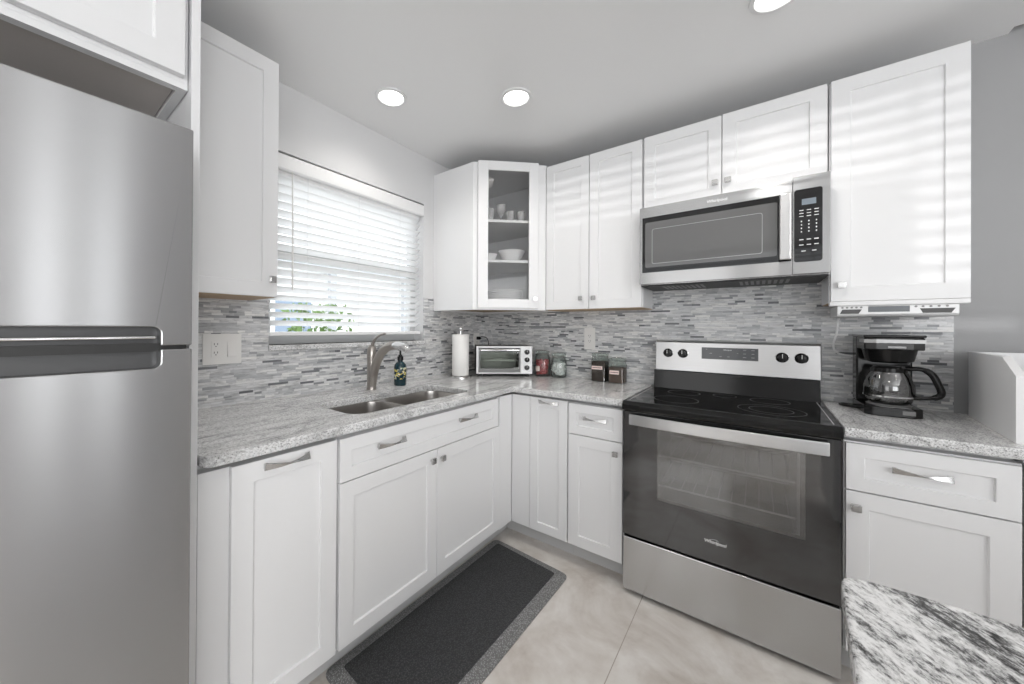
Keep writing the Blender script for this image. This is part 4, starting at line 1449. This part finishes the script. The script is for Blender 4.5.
part('cord', b, 'black', t, smooth=True)
t = thing('carafe', 'glass coffee carafe with black loop handle on the warming plate', 'carafe', (2.265 - 0.055 * 0.03, -0.283 + 0.055, 0.9598), a_)
b = new()
lathe(b, [(0.0, 0.0), (0.052, 0.0), (0.064, 0.010), (0.073, 0.040), (0.072, 0.072), (0.062, 0.110), (0.050, 0.132), (0.050, 0.142), (0.0485, 0.142), (0.0485, 0.132), (0.060, 0.110), (0.070, 0.072), (0.071, 0.040), (0.062, 0.012), (0.0, 0.002)], seg=36)
part('bowl', b, 'carafe_glass', t, smooth=True)
b = new()
lathe(b, [(0.0505, 0.130), (0.053, 0.130), (0.053, 0.146), (0.0505, 0.146)], seg=32, close=True)
part('collar', b, 'black', t, smooth=True)
part('lid', lathe(new(), [(0.0, 0.1465), (0.050, 0.1465), (0.046, 0.153), (0.0, 0.154)], seg=32), 'black', t, smooth=True)
b = new()
hp = spline([(0.046, -0.012, 0.146), (0.085, -0.024, 0.146), (0.108, -0.030, 0.128), (0.122, -0.034, 0.092), (0.130, -0.036, 0.058), (0.118, -0.032, 0.040), (0.085, -0.024, 0.032), (0.062, -0.018, 0.030)])
tube(b, hp, [0.009] * 8 + [0.011] * 24 + [0.008] * 11, 12)
part('handle', b, 'black', t, smooth=True)
b = new()
lathe(b, [(0.0735, 0.030), (0.0745, 0.030), (0.0745, 0.036), (0.0735, 0.036)], seg=32, close=True)
part('band', b, 'chrome', t, smooth=True)

# ------------------------------------------------------------------ under-cabinet radio
t = thing('under_cabinet_radio', 'silver radio with dark display hung beneath the cabinet over the coffee maker', 'radio', (2.108, -0.260, 1.319))
b = new()
prism(b, [(0.0, 0.010), (0.006, 0.0), (0.20, 0.0), (0.20, 0.046), (0.0, 0.046)], 0, 0.0, 0.330)
part('body', b, 'silver_plastic', t, 0.003)
part('display', bx(new(), 0.092, 0.206, -0.0012, 0.004, 0.018, 0.042), 'lcd_dark', t)
for x0 in (0.012, 0.236):
    b = new()
    q = [(x0 - 0.004, 0.0115), (x0 + 0.052, 0.0115), (x0 + 0.062, 0.030), (x0 + 0.004, 0.030)] if x0 < 0.1 else [(x0 + 0.004, 0.0115), (x0 + 0.074, 0.0115), (x0 + 0.084, 0.030), (x0 - 0.004, 0.030)]
    prism(b, q, 1, -0.001, 0.006)
    part('speaker', b, 'speaker_grey', t)
for x0 in (0.016, 0.030, 0.044, 0.058, 0.072, 0.222, 0.240, 0.260, 0.280, 0.300):
    b = new()
    cyl(b, (x0, -0.002, 0.038), 0.0038, 0.004, 1, 14)
    part('button', b, 'grey_plastic', t)
b = new()
ps = spline([(0.03, 0.18, 0.006), (0.022, 0.17, -0.02), (0.018, 0.165, -0.07), (0.008, 0.170, -0.13), (0.022, 0.18, -0.165), (0.07, 0.19, -0.178), (0.11, 0.20, -0.182)])
tube(b, ps, 0.0042, 8)
part('cord', b, 'cord_white', t, smooth=True)

# ------------------------------------------------------------------ white organiser at the counter's end
a = Vector((2.515, -0.051)); c = Vector((2.464, -0.562))
ang = math.atan2((c - a).y, (c - a).x) + PI / 2
t = thing('countertop_organizer', 'white wooden organiser box with clipped side panel at the counter end', 'organizer', (c.x, c.y, 0.914), ang)
D2 = 0.512
b = new()
prism(b, [(0.0, 0.0), (D2, 0.0), (D2, 0.262), (0.122, 0.262), (0.0, 0.208)], 0, 0.0, 0.020)
part('side_panel', b, 'cabinet', t, 0.001)
b = new()
prism(b, [(0.0, 0.0), (D2, 0.0), (D2, 0.262), (0.122, 0.262), (0.0, 0.208)], 0, 0.330, 0.350)
part('side_panel', b, 'cabinet', t, 0.001)
part('back_panel', bx(new(), 0.020, 0.330, D2 - 0.015, D2, 0.0, 0.262), 'cabinet', t, 0.001)
part('base_board', bx(new(), 0.020, 0.330, 0.0, D2 - 0.015, 0.0, 0.015), 'cabinet', t, 0.001)

# ------------------------------------------------------------------ window blind
t = thing('window_blind', 'white slatted blind, half open, hanging in the kitchen window', 'blind', (0, WY0, WZ0))
BW = WY1 - WY0
b = new()
prism(b, [(-0.030, 0.870), (-0.004, 0.866), (0.004, 0.874), (0.004, 0.936), (-0.002, 0.944), (-0.030, 0.944)], 1, 0.004, BW - 0.002)
part('valance', b, 'blind', t, 0.002)
part('headrail', bx(new(), -0.072, -0.032, 0.010, BW - 0.010, 0.852, 0.944), 'blind', t)
tilt = math.radians(30)
zz = 0.062 + 0.045
ns = 0
while zz < 0.862:
    b = new()
    dx, dz = 0.0245 * math.cos(tilt), 0.0245 * math.sin(tilt)
    # curved slat section, room edge raised
    sec_t, sec_b = [], []
    for i in range(5):
        u = i / 2 - 1
        crown = 0.003 * (1 - u * u)
        sec_t.append((-0.040 + u * dx, zz + u * dz + crown + 0.0013))
        sec_b.append((-0.040 + u * dx, zz + u * dz + crown - 0.0013))
    prism(b, sec_t + sec_b[::-1], 1, 0.014, BW - 0.014)
    part('slat', b, 'slat', t, smooth=True)
    zz += 0.0425
    ns += 1
part('bottom_rail', bx(new(), -0.062, -0.014, 0.012, BW - 0.012, 0.044, 0.064), 'blind', t, 0.003)
for yy in (0.20, BW * 0.5, BW - 0.20):
    b = new()
    for xx in (-0.064, -0.016):
        tube(b, [(xx, yy, 0.06), (xx, yy, 0.885)], 0.0008, 5)
    part('ladder_cord', b, 'cord_white', t)
b = new()
tube(b, [(-0.004, 0.112, 0.868), (0.002, 0.113, 0.60), (0.003, 0.114, 0.275)], [0.003, 0.004, 0.0045], 8)
part('tilt_wand', b, 'white_plastic', t, smooth=True)

# ------------------------------------------------------------------ recessed lights
def downlight(label, x, y, power=17):
    t = thing('recessed_light', label, 'ceiling light', (x, y, H), 0, 'recessed ceiling lights')
    b = new()
    lathe(b, [(0.064, 0.0), (0.082, 0.0), (0.080, -0.006), (0.066, -0.008), (0.062, -0.003)], seg=40, close=True)
    part('trim_ring', b, 'vinyl', t, smooth=True)
    b = new()
    lathe(b, [(0.0, -0.006), (0.045, -0.006), (0.0635, -0.003), (0.0635, 0.0), (0.0, 0.0)], seg=40)
    part('diffuser', b, 'lamp', t, smooth=True)
    light('ceiling_spot', 'SPOT', (x, y, H - 0.02), power, color=(1, 0.96, 0.91), spot_size=2.6, spot_blend=0.9, shadow_soft_size=0.06)
downlight('round recessed ceiling light nearest the window', 0.338, -1.273, 10)
downlight('round recessed ceiling light above the inside corner of the cabinets', 0.850, -0.872)
downlight('round recessed ceiling light at the top edge of the frame', 1.890, -0.800)
light('ceiling_spot', 'SPOT', (1.9, -2.9, H - 0.02), 20, color=(1, 0.96, 0.91), spot_size=2.6, spot_blend=0.9, shadow_soft_size=0.06)  # unseen spot added behind the camera for brightness, no fixture modelled
light('ceiling_spot', 'SPOT', (3.6, -2.2, H - 0.02), 12, color=(1, 0.96, 0.91), spot_size=2.6, spot_blend=0.9, shadow_soft_size=0.06)  # another unseen spot added to brighten the room, no fixture modelled

# ------------------------------------------------------------------ floor mat
t = thing('kitchen_mat', 'dark cushioned floor mat with lighter bumpy rim before the sink', 'mat', (0, 0, 0))
oc = [(0.601, -1.782), (1.070, -1.805), (1.086, -0.722), (0.612, -0.690)]
def inset_loop(cs, dlt, r, n=5):
    """rounded quad, corners pulled in by dlt"""
    cx = sum(p[0] for p in cs) / 4; cy = sum(p[1] for p in cs) / 4
    q = [Vector((p[0] + (dlt if p[0] < cx else -dlt), p[1] + (dlt if p[1] < cy else -dlt))) for p in cs]
    out = []
    for i in range(4):
        a, b_, c_ = q[i - 1], q[i], q[(i + 1) % 4]
        u, v = (a - b_).normalized(), (c_ - b_).normalized()
        for k_ in range(n + 1):
            s = k_ / n
            p = b_ + u * r * (1 - s) ** 2 + v * r * s ** 2
            out.append((p.x, p.y))
    return out
L0, L1, L2 = inset_loop(oc, 0, 0.04), inset_loop(oc, 0.012, 0.035), inset_loop(oc, 0.052, 0.012)
b = new()
rs = [[b.verts.new((x, y, z)) for x, y in lp] for lp, z in ((L0, 0.001), (L0, 0.004), (L1, 0.008), (L2, 0.019))]
for a, c in zip(rs, rs[1:]):
    for i in range(len(a)):
        b.faces.new((a[i], a[(i + 1) % len(a)], c[(i + 1) % len(a)], c[i]))
b.faces.new(rs[0][::-1]); b.faces.new(rs[-1])
part('rim', b, 'mat_rim', t)
b = new()
prism(b, L2, 2, 0.0185, 0.0205)
part('pad', b, 'mat_top', t)
